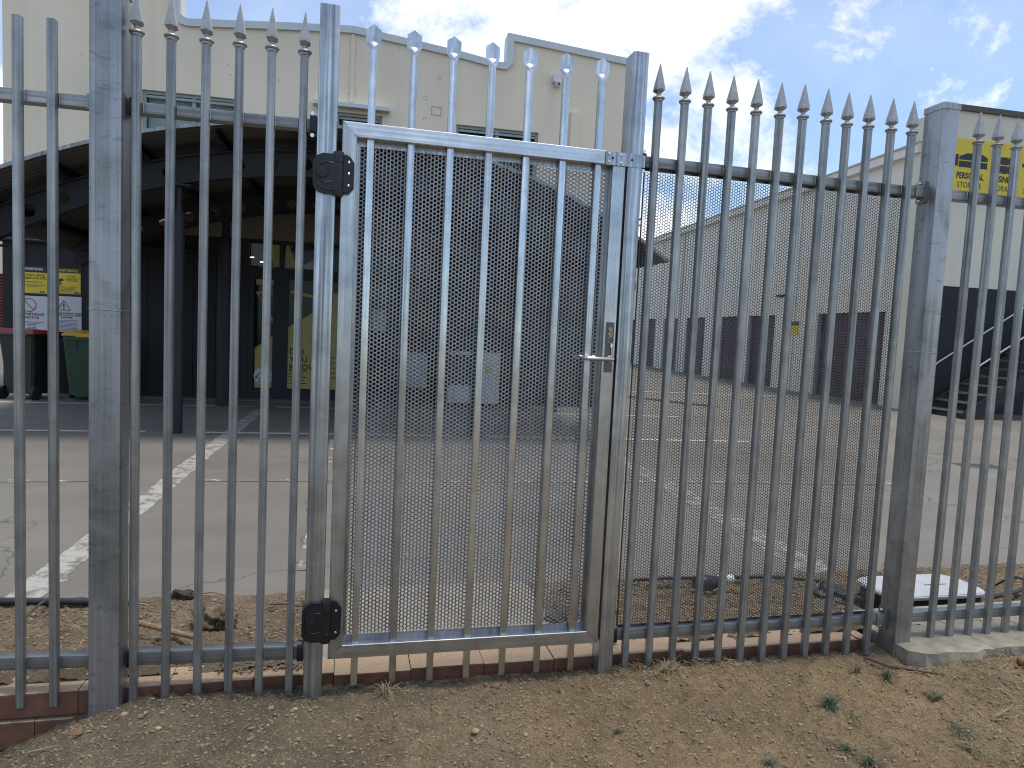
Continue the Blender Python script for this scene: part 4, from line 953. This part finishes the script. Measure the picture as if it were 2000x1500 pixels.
# ---------------------------------------------------------------- wheelie bins
def bin_(label, x, y, rz, body, lid):
    t_ = thing('wheelie_bin', label, 'bin', (x, y, 0), rz, 'wheelie bins under the canopy')
    q = MB(); vs = []
    for z, hx, y0, y1 in ((0.09, 0.215, -0.24, 0.20), (0.95, 0.275, -0.34, 0.27), (0.99, 0.285, -0.35, 0.28), (1.0, 0.285, -0.35, 0.28)):
        c = 0.03; vs += [(-hx+c, y0, z), (hx-c, y0, z), (hx, y0+c, z), (hx, y1-c, z), (hx-c, y1, z), (-hx+c, y1, z), (-hx, y1-c, z), (-hx, y0+c, z)]
    fs = [tuple(range(7, -1, -1))]+[(r*8+k, r*8+(k+1) % 8, r*8+8+(k+1) % 8, r*8+8+k) for r in range(3) for k in range(8)]+[tuple(range(24, 32))]
    q.add(vs, fs); q.box(-0.12, -0.10, -0.352, -0.30, 0.80, 0.94); q.box(0.10, 0.12, -0.352, -0.30, 0.80, 0.94); q.box(-0.27, 0.27, -0.365, -0.34, 0.94, 0.985); q.build('bin_body', body, t_)
    q = MB(); q.add([(-0.295, -0.375, 1.002), (0.295, -0.375, 1.002), (0.295, 0.29, 1.002), (-0.295, 0.29, 1.002), (-0.28, -0.36, 1.035), (0.28, -0.36, 1.035), (0.27, 0.27, 1.075), (-0.27, 0.27, 1.075)], [(3, 2, 1, 0), (4, 5, 6, 7), (0, 1, 5, 4), (1, 2, 6, 5), (2, 3, 7, 6), (3, 0, 4, 7)])
    q.box(-0.10, 0.10, -0.395, -0.375, 0.985, 1.01); q.build('lid', lid, t_)
    for sx in (-1, 1):
        q = MB(); q.lathe([(0.10, sx*0.235), (0.10, sx*0.285)], 0, 0.20, 18, 'x', 0.10); q.build('wheel', 'rubber', t_, True)
    q = MB(); q.tube([(-0.25, 0.33, 0.98), (0.25, 0.33, 0.98)], 0.016, 8); q.build('handle', body, t_, True)
    return t_
bin_('black wheelie bin with a red lid under the warning sign', -4.75, 12.03, R(163), 'binblack', 'redlid')
bin_('green wheelie bin with a yellow lid beside the red-lidded one', -3.93, 12.03, R(8), 'bingreen', 'yellowlid')

# ================================================================ STORAGE BUILDING ON THE RIGHT
KA = math.atan(0.0869); cw = (12.633, 13.0)
st = thing('storage_building', 'long pale storage building with a row of plum roller doors and light eave', 'building', (cw[0], cw[1], 0), -KA)
doors = [(1.42, 4.30), (6.60, 8.36), (9.10, 10.56), (11.9, 13.8), (14.75, 16.4), (17.5, 18.9), (20.5, 22.0), (23.3, 24.8)]
b_ = MB(); prev = 0.9; H_ = 6.0; dz = 2.30
for a, c in doors+[(30, 30)]:
    b_.box(0, 0.2, prev, a, 0, H_); 
    if a < 30: b_.box(0.0, 0.2, a, c, dz, H_)
    prev = c
b_.build('wall', 'cream2', st)
for y_ in (5.45, 8.75, 11.2, 14.2, 16.95, 19.7, 22.6): b_ = MB(); b_.box(-0.006, -0.0005, y_-0.012, y_+0.012, 0, 5.9); b_.build('panel_joint', 'greycab', st)
for a, c in doors:
    q = MB(); zz = 0.02; pr = []
    while zz < dz-0.02: pr += [(0.13, zz), (0.11, zz+0.02), (0.11, zz+0.055), (0.13, zz+0.075)]; zz += 0.075
    n = len(pr); q.add([(p[0], yy, p[1]) for yy in (a, c) for p in pr], [(i, n+i, n+i+1, i+1) for i in range(n-1)]); rd = q.build('roller_door', 'purple', st)
    q = MB(); q.box(0.02, 0.19, a-0.001, a+0.05, 0, dz-0.001); q.build('guide_rail', 'greycab', rd); q = MB(); q.box(0.02, 0.19, c-0.05, c+0.001, 0, dz-0.001); q.build('guide_rail', 'greycab', rd)
b_ = MB(); b_.box(-0.16, 0.25, 0.6, 30, 5.90, 6.10); b_.build('eave_fascia', 'cream2', st)
b_ = MB(); b_.box(-0.19, 0.25, 0.6, 30, 6.102, 6.14); b_.build('gutter', 'rooftop', st)
b_ = MB(); b_.add([(0.25, 0.6, 6.10), (0.25, 30, 6.10), (9, 30, 6.9), (9, 0.6, 6.9)], [(0, 1, 2, 3)]); b_.build('roof', 'rooftop', st)
b_ = MB(); b_.tube([(-0.05, 14.5, 0.1), (-0.05, 14.5, 5.9)], 0.05, 8); b_.build('downpipe', 'cream2', st, True)
b_ = MB(); b_.box(-0.02, 0.199, 0.72, 0.899, 0, 5.89); b_.box(-0.025, 0.02, 0.70, 0.719, 0, 5.89); b_.build('corner_strip', 'cream', st)
wl = thing('wall_lamp', 'small bulkhead lamp on a bracket above the little yellow sign', 'lamp', (cw[0], cw[1], 0), -KA)
q = MB(); q.tube([(-0.002, 5.6, 2.86), (-0.35, 5.6, 2.90)], 0.02, 8); q.build('arm', 'greycab', wl); q = MB(); q.rbox(-0.5, -0.2, 5.45, 5.75, 2.80, 2.87, 0.02); q.build('lamp_head', 'charcoal', wl)
ys_ = thing('unit_sign', 'little yellow and black sign on the pale wall between roller doors', 'sign', (cw[0], cw[1], 0), -KA)
q = MB(); q.box(-0.012, -0.001, 5.2, 5.72, 1.68, 1.96); q.build('sign_panel', 'yellow', ys_); q = MB(); q.box(-0.013, -0.001, 5.2, 5.72, 1.962, 2.09); q.build('sign_header', 'ink', ys_)

# front block of the storage building
fb = thing('storage_office', 'cream front block with a black base and dark roof edge behind the far-right pickets', 'building', (cw[0], cw[1], 0), BA)
b_ = MB(); b_.box(-0.05, 9, 0, 0.25, 2.862, 6.69); b_.box(-0.05, 0.2, 0.251, 0.95, 0, 6.69); b_.build('wall', 'cream3', fb)
b_ = MB(); b_.box(-0.05, 9, -0.012, 0.25, 0, 2.86)
b_.build('base_wall', 'charcoal', fb)
b_ = MB(); b_.box(-0.09, 9, -0.06, 0.3, 6.692, 6.81); b_.build('roof_edge', 'soffit', fb)
def big_sign(label, x0, x1, top, word1, word2, icon):
    s_ = thing('yellow_sign', label, 'sign', (cw[0], cw[1], 0), BA, 'yellow storage signs on the cream front wall')
    q = MB(); q.box(x0, x1, -0.03, -0.001, 4.90, top); q.build('sign_panel', 'yellow', s_)
    cx = (x0+x1)/2
    text(word1, 0.185, 'ink', s_, (cx, -0.0318, 5.24), bold=0.006, sx=0.80); text(word2, 0.18, 'ink', s_, (cx, -0.0318, 5.04), sx=0.80)
    q = MB()
    if icon == 0:
        q.box(cx-0.42, cx-0.34, -0.033, -0.031, 5.50, 5.75); q.ext([(cx-0.32, 5.64), (cx+0.42, 5.64), (cx+0.42, 5.72), (cx+0.28, 5.79), (cx-0.12, 5.79), (cx-0.32, 5.71)], -0.033, -0.031, 'y'); q.box(cx-0.32, cx+0.42, -0.033, -0.031, 5.48, 5.615)
    elif icon == 1:
        for i in range(3):
            for j in range(2): q.ext([(cx-0.28+0.19*i, 5.43+0.19*j), (cx-0.11+0.19*i, 5.43+0.19*j), (cx-0.08+0.19*i, 5.52+0.19*j), (cx-0.11+0.19*i, 5.60+0.19*j), (cx-0.28+0.19*i, 5.60+0.19*j)], -0.033, -0.031, 'y')
    else:
        q.lathe([(0.13, -0.033), (0.13, -0.031)], cx-0.2, 0, 20, 'y', 5.6); q.lathe([(0.13, -0.033), (0.13, -0.031)], cx+0.2, 0, 20, 'y', 5.6); q.box(cx-0.4, cx+0.4, -0.034, -0.032, 5.62, 5.70)
    q.build('pictogram', 'ink', s_)
big_sign('yellow sign reading PERSONAL STORAGE with a long black pictogram', 0.24, 1.16, 6.10, 'PERSONAL', 'STORAGE', 0)
big_sign('yellow sign reading BUSINESS STORAGE with stacked black boxes', 1.165, 1.98, 6.10, 'BUSINESS', 'STORAGE', 1)
big_sign('yellow sign reading WINE STORAGE, nearest the edge of the view', 1.985, 2.90, 6.10, 'WINE', 'STORAGE', 2)

# external staircase (rises along the front wall)
sc = thing('staircase', 'black steel staircase with thin handrails climbing along the black wall', 'stairs', (cw[0], cw[1], 0), BA)
SX, SN, SF, RISE, GO = 0.02, -1.22, -0.10, 0.185, 0.285
for i in range(12):
    q = MB(); x0 = SX+GO*i; z0 = RISE*(i+1)-0.03
    q.box(x0, x0+0.27, SN+0.03, SF-0.03, z0-0.035, z0); tr = q.build('tread', 'charcoal', sc)
    q = MB(); q.box(x0-0.014, x0-0.001, SN+0.03, SF-0.03, z0-0.036, z0+0.003); q.build('nosing', 'galv_old', tr)
for yy in (SN, SF):
    q = MB(); x1 = SX+GO*12; z1 = RISE*12
    q.add([(SX-0.05, yy-0.02, 0.0), (SX+0.28, yy-0.02, 0.0), (x1+0.25, yy-0.02, z1-0.17), (x1+0.25, yy-0.02, z1+0.08), (SX-0.05, yy-0.02, 0.16), (SX-0.05, yy+0.02, 0.0), (SX+0.28, yy+0.02, 0.0), (x1+0.25, yy+0.02, z1-0.17), (x1+0.25, yy+0.02, z1+0.08), (SX-0.05, yy+0.02, 0.16)],
          [(0, 1, 2, 3, 4), (9, 8, 7, 6, 5)]+[(i, 5+i, 5+(i+1) % 5, (i+1) % 5) for i in range(5)]); q.build('stringer', 'darksteel', sc)
    q = MB(); q.tube([(SX+0.25, yy, 1.0+RISE*0.8), (x1+0.25, yy, z1+1.05)], 0.017, 8); q.tube([(SX+0.25, yy, 1.0+RISE*0.8), (SX+0.12, yy, 0.95+RISE*0.4), (SX+0.12, yy, 0.8)], 0.017, 8); q.build('handrail', 'greycab', sc, True)
    for k in range(0, 13, 4):
        q = MB(); x0 = SX+0.15+GO*k*0.95; z0 = RISE*k*0.95; q.tube([(x0, yy, z0), (x0, yy, z0+1.02)], 0.02, 8); q.build('baluster_post', 'darksteel', sc, True)

# far building at the left edge
fl = thing('far_unit', 'distant cream unit with a maroon roller door at the left edge', 'building', (-12.59, 29.6, 0), BA)
b_ = MB(); b_.box(-12, 2.5, 0, 0.3, 2.62, 4.6); b_.box(-12, -5, 0, 0.3, 0, 2.619); b_.box(0.9, 2.5, 0, 0.3, 0, 2.619); b_.box(-12, 2.5, 0.301, 12, 0, 4.5); b_.build('wall', 'cream', fl)
q = MB(); pr = []; zz = 0.02
while zz < 2.58: pr += [(0.1, zz), (0.06, zz+0.03), (0.06, zz+0.08), (0.1, zz+0.11)]; zz += 0.11
n = len(pr); q.add([(xx, p[0], p[1]) for xx in (-5, 0.9) for p in pr], [(i, n+i, n+i+1, i+1) for i in range(n-1)]); q.build('roller_door', 'red', fl)

# drain grate in the car park
dg = thing('drain_grate', 'flat steel drain grate set in the pale concrete before the staircase', 'grate', (7.62, 6.86, 0), R(-12))
q = MB(); q.box(-0.27, 0.27, -0.16, -0.13, 0.001, 0.008); q.box(-0.27, 0.27, 0.13, 0.16, 0.001, 0.008); q.build('grate_frame', 'galv_old', dg)
for i in range(12): q = MB(); q.box(-0.27+0.046*i, -0.248+0.046*i, -0.129, 0.129, 0.001, 0.009); q.build('grate_bar', 'galv_old', dg)
q = MB(); q.box(-0.26, 0.26, -0.128, 0.128, 0.0005, 0.002); q.build('drain_pit', 'ink', dg)
dg = thing('drain_grate', 'long dark drain channel near the foot of the storage wall', 'grate', (6.85, 14.2, 0), R(-55))
q = MB(); q.box(-1.3, 1.3, -0.18, 0.18, 0.001, 0.006); q.build('channel', 'charcoal', dg)

# ================================================================ GARDEN BED OBJECTS
def H(x, y): return float(back_h(x, y))
def Hf(x, y): return float(front_h(x, y))
q = MB(); q.tube([(-2.6, 3.56, 0.030), (-1.6, 3.55, 0.032), (-1.1, 3.48, 0.034), (-0.95, 3.46, 0.026), (-0.88, 3.47, 0.004)], 0.017, 10); tag(q.build('irrigation_pipe', 'pipe', smooth=True), 'black poly irrigation pipe lying along the bed at the car park edge', 'pipe')
q = MB(); q.tube([(-1.30, 3.50, 0.055), (-1.305, 3.40, 0.065), (-1.315, 3.26, 0.055)], 0.006, 6); tag(q.build('twig', 'darkwood', smooth=True), 'thin dark twig leaning on the black poly pipe', 'twig')
q = MB(); pts = [(-0.80, 3.00), (-0.71, 2.955), (-0.64, 2.915), (-0.555, 2.875)]
q.tube([(x_, y_, 0.125-0.006*i) for i, (x_, y_) in enumerate(pts)], [0.013, 0.0115, 0.012, 0.010], 9); tag(q.build('stick', 'wood', smooth=True), 'thick bare brown stick lying in the bed beside the root clump', 'stick')
def lump(name, c, rx, ry, rz, m, label, cat, seed, amp=0.25, n=3):
    import bmesh
    bm = bmesh.new(); bmesh.ops.create_icosphere(bm, subdivisions=n, radius=1.0); g_ = np.random.RandomState(seed)
    ph_ = g_.rand(6)*10
    for v in bm.verts:
        p = v.co.copy(); d = 1+amp*(math.sin(p.x*3+ph_[0])*math.sin(p.y*4+ph_[1])+0.5*math.sin(p.z*7+ph_[2]+p.x*5)+0.35*math.sin(p.y*13+ph_[3])*math.sin(p.x*11+ph_[4]))+g_.uniform(-0.06, 0.06)*amp*3
        v.co = Vector((p.x*rx*d, p.y*ry*d, p.z*rz*d))
    me = bpy.data.meshes.new(name); bm.to_mesh(me); bm.free(); me.materials.append(M[m]); me.polygons.foreach_set('use_smooth', [True]*len(me.polygons))
    o = bpy.data.objects.new(name, me); COL.objects.link(o); o.location = c; return tag(o, label, cat)
rc = lump('root_clump', (-0.53, 3.11, 0.085), 0.085, 0.075, 0.055, 'rootearth', 'dark matted lump of dead roots and earth in the bed', 'root clump', 4, 0.3, 4)
q = MB(); g_ = random.Random(3)
for i in range(150):
    a = g_.uniform(-2.9, 0.4); r0 = 0.075; z0 = 0.10+g_.uniform(-0.02, 0.055)
    p = Vector((r0*math.cos(a)*1.05, r0*math.sin(a)*0.8, z0-0.125)); d = Vector((g_.uniform(-0.012, 0.012), -0.010*g_.random(), -0.018-0.03*g_.random()))
    q.tube([p, p+d*0.6+Vector((0, -0.006, 0)), p+d*1.3], 0.0009, 3, False)
q.build('root_fibres', 'darkwood', rc)
lump('bark_scrap', (-0.745, 3.55, 0.025), 0.050, 0.030, 0.022, 'rootclod', 'shaggy grey scrap of bark at the edge of the concrete', 'bark', 9, 0.45, 3)
q = MB(); q.tube([(-0.66, 3.54, 0.03), (-0.61, 3.53, 0.040), (-0.56, 3.52, 0.03)], 0.004, 6); tag(q.build('twig', 'wood', smooth=True), 'pale brown twig behind the root clump by the concrete', 'twig')
q = MB(); q.tube([(-0.32, 3.32, 0.05), (-0.24, 3.30, 0.055), (-0.17, 3.25, 0.06)], 0.0035, 6); tag(q.build('twig', 'darkwood', smooth=True), 'thin grey twig in the bed beside the lower gate hinge', 'twig')
# irrigation valve box with pale lid
vb = thing('valve_box', 'black valve box with a rounded pale grey lid behind the far-right fence', 'valve box', (3.10, 3.05, 0))
def rrect(x0, x1, y0, y1, r, n=6):
    p = []
    for cx, cy, s_ in ((x1-r, y0+r, -90), (x1-r, y1-r, 0), (x0+r, y1-r, 90), (x0+r, y0+r, 180)):
        for k in range(n+1): a = R(s_+90*k/n); p.append((cx+r*math.cos(a), cy+r*math.sin(a)))
    return p
q = MB(); q.ext(rrect(-0.33, 0.29, -0.145, 0.155, 0.10), -0.08, 0.088); q.build('box_body', 'binblack', vb, True)
q = MB(); q.ext(rrect(-0.345, 0.305, -0.155, 0.165, 0.11), 0.090, 0.104); q.ext(rrect(-0.335, 0.295, -0.145, 0.155, 0.10), 0.104, 0.108); ld = q.build('lid', 'pitlid', vb, True)
q = MB(); q.box(0.0, 0.14, -0.004, 0.004, 0.1081, 0.1095); q.build('lid_slot', 'ink', ld)
# hoses
q = MB(); q.tube([(3.40, 2.93, 0.07), (3.6, 2.95, 0.085), (3.85, 3.02, 0.10), (4.3, 3.1, 0.09)], 0.011, 9); tag(q.build('hose', 'pipe', smooth=True), 'thick black hose running away from the valve box', 'hose')
q = MB(); q.tube([(3.50, 3.02, 0.08), (3.53, 2.96, 0.15), (3.58, 2.92, 0.18), (3.64, 2.90, 0.16), (3.68, 2.90, 0.07)], 0.006, 8); tag(q.build('hose', 'pipe', smooth=True), 'thin looping black hose behind the valve box', 'hose')
q = MB(); q.tube([(1.55, 3.42, 0.06), (1.75, 3.40, 0.07), (2.0, 3.41, 0.06), (2.4, 3.38, 0.06), (2.7, 3.30, 0.05)], 0.011, 8); tag(q.build('irrigation_pipe', 'pipe', smooth=True), 'thin black irrigation pipe behind the perforated fence panel', 'pipe')
cp = thing('pipe_coupling', 'black pipe coupling with a white end cap behind the perforated fence panel', 'pipe fitting', (1.92, 3.28, -0.02))
q = MB(); q.lathe([(0.034, -0.07), (0.042, -0.06), (0.042, 0.02), (0.034, 0.03), (0.03, 0.06)], 0, 0, 14, 'x', 0.10); q.build('coupling_body', 'black', cp, True)
q = MB(); q.lathe([(0.022, 0.062), (0.026, 0.07), (0.026, 0.15), (0.02, 0.155)], 0, 0, 14, 'x', 0.115); q.build('end_cap', 'white', cp, True)
lump('dead_shrub_base', (0.99, 2.92, 0.09), 0.07, 0.09, 0.04, 'rootclod', 'dark heap of dead roots behind the latch side of the gate', 'root clump', 14, 0.35, 4)
lump('black_cloth_heap', (2.54, 3.05, 0.07), 0.11, 0.08, 0.05, 'binblack', 'black crumpled heap behind the last pickets of the perforated panel', 'heap', 24, 0.3, 4)
# stones on the bed
def stones(name, xr, yr, n, hf, m, seed, smin, smax):
    g_ = random.Random(seed); q = MB(); P = [(g_.uniform(*xr), g_.uniform(*yr)) for _ in range(n)]
    hs = hf(np.array([p[0] for p in P]), np.array([p[1] for p in P]))
    for (x_, y_), h in zip(P, hs):
        s_ = smin*(smax/smin)**(g_.random()**2.2); q.stone((x_, y_, float(h)+s_*0.25), s_*g_.uniform(0.8, 1.4), s_*g_.uniform(0.7, 1.2), s_*g_.uniform(0.5, 0.9), g_, 5)
    o = q.build(name, m, smooth=False, kind='stuff'); o['label'] = {'clod': 'loose crumbs of dirt', 'stone': 'small pale grit and pebbles', 'mulch': 'brown bark mulch chips'}[m]+' strewn over the '+('verge before the fence' if hf is front_h else 'bed behind the fence'); return o
stones('dirt_clods', (-1.7, 4.1), (1.5, 2.5), 30000, front_h, 'clod', 1, 0.0018, 0.0072)
stones('gravel', (-1.7, 4.1), (1.5, 2.5), 1800, front_h, 'stone', 2, 0.0014, 0.0045)
stones('dirt_clods', (-2.2, -0.15), (2.66, 3.5), 3500, back_h, 'clod', 3, 0.0025, 0.011)
stones('dirt_clods', (0.95, 4.4), (2.66, 3.5), 5000, back_h, 'clod', 4, 0.0025, 0.013)
stones('gravel', (-2.2, -0.15), (2.66, 3.5), 900, back_h, 'stone', 5, 0.002, 0.006)
stones('gravel', (0.95, 4.4), (2.66, 3.5), 1400, back_h, 'stone', 6, 0.002, 0.006)
def straws(name, xr, yr, n, hf, m, seed, ln=(0.015, 0.06), rad=0.0007, lift=0.004):
    g_ = random.Random(seed); q = MB(); P = [(g_.uniform(*xr), g_.uniform(*yr)) for _ in range(n)]
    hs = hf(np.array([p[0] for p in P]), np.array([p[1] for p in P]))
    for (x_, y_), h in zip(P, hs):
        a = g_.uniform(0, math.pi*2); l = g_.uniform(*ln); d = Vector((math.cos(a), math.sin(a), 0))*l; p = Vector((x_, y_, float(h)+lift+g_.random()*lift))
        k = Vector((g_.uniform(-1, 1), g_.uniform(-1, 1), g_.uniform(0, 1)))*l*0.15
        q.tube([p-d/2, p+k, p+d/2+Vector((0, 0, g_.uniform(-0.3, 0.6)*lift))], rad*g_.uniform(0.6, 1.5), 3, False)
    o = q.build(name, m, kind='stuff'); return o
o = straws('dry_straw', (-1.5, 4.0), (1.7, 2.46), 420, front_h, 'straw', 11, (0.008, 0.035)); o['label'] = 'scattered bits of dry straw on the verge'
o = straws('dry_straw', (2.3, 4.0), (1.9, 2.40), 520, front_h, 'straw', 12, (0.02, 0.085), 0.0008, 0.007); o['label'] = 'dead grass strewn in front of the pale slabs'
o = straws('root_litter', (-0.5, 2.2), (2.44, 2.52), 750, front_h, 'darkwood', 13, (0.012, 0.045), 0.0008, 0.008); o['label'] = 'tangled dead roots along the foot of the bricks'
o = straws('dry_straw', (1.05, 1.6), (2.38, 2.5), 260, front_h, 'straw', 14, (0.015, 0.05), 0.0008, 0.012); o['label'] = 'dead grass caught under the perforated panel'
o = straws('root_litter', (-2.0, -0.15), (2.66, 3.5), 500, back_h, 'darkwood', 15, (0.015, 0.07), 0.001, 0.006); o['label'] = 'dead roots scattered over the bed'
o = straws('root_litter', (0.95, 4.2), (2.66, 3.5), 900, back_h, 'mulch', 16, (0.02, 0.08), 0.0022, 0.008); o['label'] = 'bark mulch and twigs on the bed behind the panel'
o = straws('soil_litter', (-0.42, -0.12), (2.56, 2.66), 160, lambda x, y: 0.100+0*x, 'clod', 17, (0.006, 0.02), 0.0035, 0.002); o['label'] = 'crumbled earth lying on the brick edging'

# grass tufts, each its own thing
def tuft(label, x, y, n, hgt, spread, m, seed, rad=0.0014, droop=0.6):
    g_ = random.Random(seed); q = MB(); h0 = Hf(x, y)
    for i in range(n):
        a = g_.uniform(0, math.tau); l = hgt*g_.uniform(0.5, 1.15); s_ = spread*g_.uniform(0.2, 1)
        b0 = Vector((g_.uniform(-1, 1)*spread*0.25, g_.uniform(-1, 1)*spread*0.25, -0.004)); d = Vector((math.cos(a), math.sin(a), 0))
        pts = [b0, b0+d*s_*0.35+Vector((0, 0, l*0.6)), b0+d*s_*0.8+Vector((0, 0, l*0.85)), b0+d*s_*1.25+Vector((0, 0, l*(1-droop)))]
        wv = Vector((-math.sin(a), math.cos(a), 0))*rad; o_ = len(q.v)
        for j, p in enumerate(pts):
            k = (1, 0.9, 0.6, 0.08)[j]; q.v.append(tuple(p-wv*k)); q.v.append(tuple(p+wv*k))
        for j in range(3): q.f.append((o_+2*j, o_+2*j+1, o_+2*j+3, o_+2*j+2))
    o = q.build('grass_tuft', m, loc=(x, y, h0)); return tag(o, label, 'grass', 'grass tufts on the dirt verge')
TU = [('largest green grass tuft, standing alone in the dirt below the perforated panel', 1.79, 2.13, 110, 0.050, 0.055, 'grass'),
      ('green grass tuft beside a twig at the foot of the capped post', 2.19, 2.30, 80, 0.050, 0.050, 'grass'),
      ('small dark tuft left of the twig by the capped post', 2.085, 2.34, 40, 0.034, 0.030, 'grass'),
      ('flat grass tuft below and right of the largest tuft', 1.84, 2.075, 40, 0.018, 0.045, 'grass'),
      ('pale grass tuft in front of the broken slab edge', 2.28, 2.14, 60, 0.040, 0.055, 'grass2'),
      ('small green tuft low in the middle of the verge', 1.70, 1.93, 60, 0.026, 0.045, 'grass'),
      ('small green tuft just right of the low middle one', 1.73, 1.85, 60, 0.026, 0.045, 'grass'),
      ('wide faint green patch of grass near the yellowing clump', 2.22, 1.975, 110, 0.014, 0.085, 'grass'),
      ('yellowing clump of grass at the lower right of the verge', 2.17, 1.865, 120, 0.020, 0.06, 'grass2'),
      ('small tuft on bare dirt below the gate latch post', 0.93, 2.10, 34, 0.022, 0.026, 'grass'),
      ('tiny green tuft at the bottom edge of the verge', 1.36, 1.87, 50, 0.020, 0.045, 'grass'),
      ('short tuft in front of the gate, right of the brown stone', 0.80, 2.36, 22, 0.014, 0.02, 'grass'),
      ('tangle of dry grass below the second gate picket', 0.17, 2.44, 60, 0.045, 0.06, 'straw'),
      ('dry grass clump below the perforated panel pickets', 1.29, 2.43, 90, 0.045, 0.08, 'straw')]
for i, (lb, x_, y_, n_, h_, s_, m_) in enumerate(TU): tuft(lb, x_, y_, n_, h_, s_, m_, 100+i)
# bleached branching stalk at the right
q = MB(); x0, y0 = 2.40, 2.0; z0 = Hf(x0, y0)
for dx, dy, dz in ((0.035, 0, 0.07), (0.06, 0.01, 0.045), (0.10, 0.0, 0.075), (0.12, -0.01, 0.02), (0.02, -0.03, 0.03)):
    q.tube([(0, 0, 0), (dx*0.4, dy*0.5, dz*0.35), (dx*0.8, dy, dz*0.6), (dx, dy, dz)], [0.0032, 0.0028, 0.0024, 0.0012], 6)
tag(q.build('dry_stalk', 'straw', loc=(x0, y0, z0), smooth=True), 'bleached branching dry stalk on the dark soil', 'stalk')
# single stones, leaves, twigs on the verge
def rock(label, x, y, r_, m, seed, flat=0.7): return lump('rock', (x, y, Hf(x, y)+r_*0.3), r_, r_*0.85, r_*flat, m, label, 'stone', seed, 0.14, 2)
rock('brown rounded stone on the dirt in front of the gate', 0.575, 2.43, 0.019, 'redstone', 31)
rock('yellow-ochre pebble alone on the dirt between post and gate', -0.55, 2.30, 0.011, 'ochre', 32)
rock('tan stone on the mound beside the broad left post', -0.68, 2.41, 0.012, 'stone', 33)
rock('flat yellow pebble at the foot of the second spear picket row', -0.22, 2.40, 0.012, 'ochre', 34)
rock('dark oval stone on the dirt below the perforated panel', 1.445, 2.29, 0.021, 'redstone', 35, 0.4)
rock('flat ochre stone low in the middle of the dirt', 0.452, 2.17, 0.016, 'ochre', 36, 0.4)
rock('small ochre pebble right of the flat ochre stone', 0.617, 2.13, 0.010, 'ochre', 37)
rock('brown rock at the right edge below the slabs', 2.86, 2.27, 0.030, 'redstone', 38, 0.6)
rock('tiny pale pebble at the bottom of the left slope', -0.62, 2.09, 0.006, 'stone', 39)
rock('tan stone half buried in the bed beside the lower hinge', -0.14, 2.38, 0.011, 'stone', 40)
def leaf(label, x, y, l, rz, m='leafdry'):
    q = MB(); z = Hf(x, y)+0.004; vs = []; n = 7
    for i in range(n):
        u = i/(n-1); wd = l*0.24*math.sin(math.pi*min(0.98, u*0.96+0.03)); vs += [(l*(u-0.5), -wd, 0.004*math.sin(u*3)+0.003), (l*(u-0.5), 0, 0.003*math.sin(u*3)), (l*(u-0.5), wd, 0.004*math.sin(u*3)+0.005)]
    q.add(vs, [(3*i+k, 3*i+k+1, 3*i+4+k, 3*i+3+k) for i in range(n-1) for k in range(2)]); o = q.build('dry_leaf', m, loc=(x, y, z), smooth=True); o.rotation_euler = (0.15, 0.1, rz); return tag(o, label, 'leaf', 'dry leaves on the dirt')
leaf('brown dry leaf lying flat on the left slope of dirt', -0.79, 2.34, 0.055, 0.4); leaf('pinkish dry leaf folded on the small clod heap', -0.83, 2.42, 0.05, -0.9)
leaf('small pale leaf on the mound beside the broad left post', -0.605, 2.365, 0.022, 1.2, 'straw')
q = MB(); q.tube([(-0.945, 2.37, Hf(-0.945, 2.37)+0.007), (-0.89, 2.345, Hf(-0.89, 2.345)+0.010), (-0.845, 2.33, Hf(-0.845, 2.33)+0.007)], [0.0024, 0.003, 0.002], 7); tag(q.build('twig', 'straw', smooth=True), 'pale peeled twig on the dirt at the lower left', 'twig')
q = MB(); q.tube([(2.20, 2.44, Hf(2.2, 2.44)+0.012), (2.27, 2.37, Hf(2.27, 2.37)+0.012), (2.36, 2.33, Hf(2.36, 2.33)+0.008), (2.45, 2.27, Hf(2.45, 2.27)+0.006)], [0.006, 0.005, 0.0035, 0.002], 7); tag(q.build('twig', 'darkwood', smooth=True), 'long dark twig running from the capped post over the grass', 'twig')

# ================================================================ FAR TREES
def tree(label, x, y, h, w_, seed):
    t_ = thing('tree', label, 'tree', (x, y, 0), 0, 'trees beyond the storage roof')
    q = MB(); q.tube([(0, 0, 0), (0.2, 0, h*0.4), (0.1, 0.1, h*0.75)], [0.35, 0.25, 0.1], 8); q.tube([(0.2, 0, h*0.4), (w_*0.3, 0, h*0.7)], [0.2, 0.06], 6); q.tube([(0.2, 0, h*0.35), (-w_*0.3, 0, h*0.68)], [0.2, 0.06], 6); q.build('trunk', 'darkwood', t_, True)
    g_ = np.random.RandomState(seed); cl = []
    for i in range(26): cl.append((g_.uniform(-0.5, 0.5)*w_, g_.uniform(-0.5, 0.5)*w_, h*(0.6+0.36*g_.rand()), w_*(0.10+0.12*g_.rand())))
    vs = []; fs = []
    for cx, cy, cz, cr in cl:
        for k in range(150):
            d = g_.normal(size=3); d /= np.linalg.norm(d); p = np.array([cx, cy, cz])+d*cr*g_.rand()**0.4; a = g_.normal(size=3)*0.13; b2 = g_.normal(size=3)*0.13
            o_ = len(vs); vs += [tuple(p), tuple(p+a), tuple(p+a+b2), tuple(p+b2)]; fs.append((o_, o_+1, o_+2, o_+3))
    q = MB(); q.add(vs, fs); q.build('crown', 'leaf', t_)
tree('olive green tree just above the storage roof line', 17.5, 52, 11.6, 7, 1)
tree('smaller tree left of the other, low over the storage roof', 13.0, 50, 9.6, 5, 2)
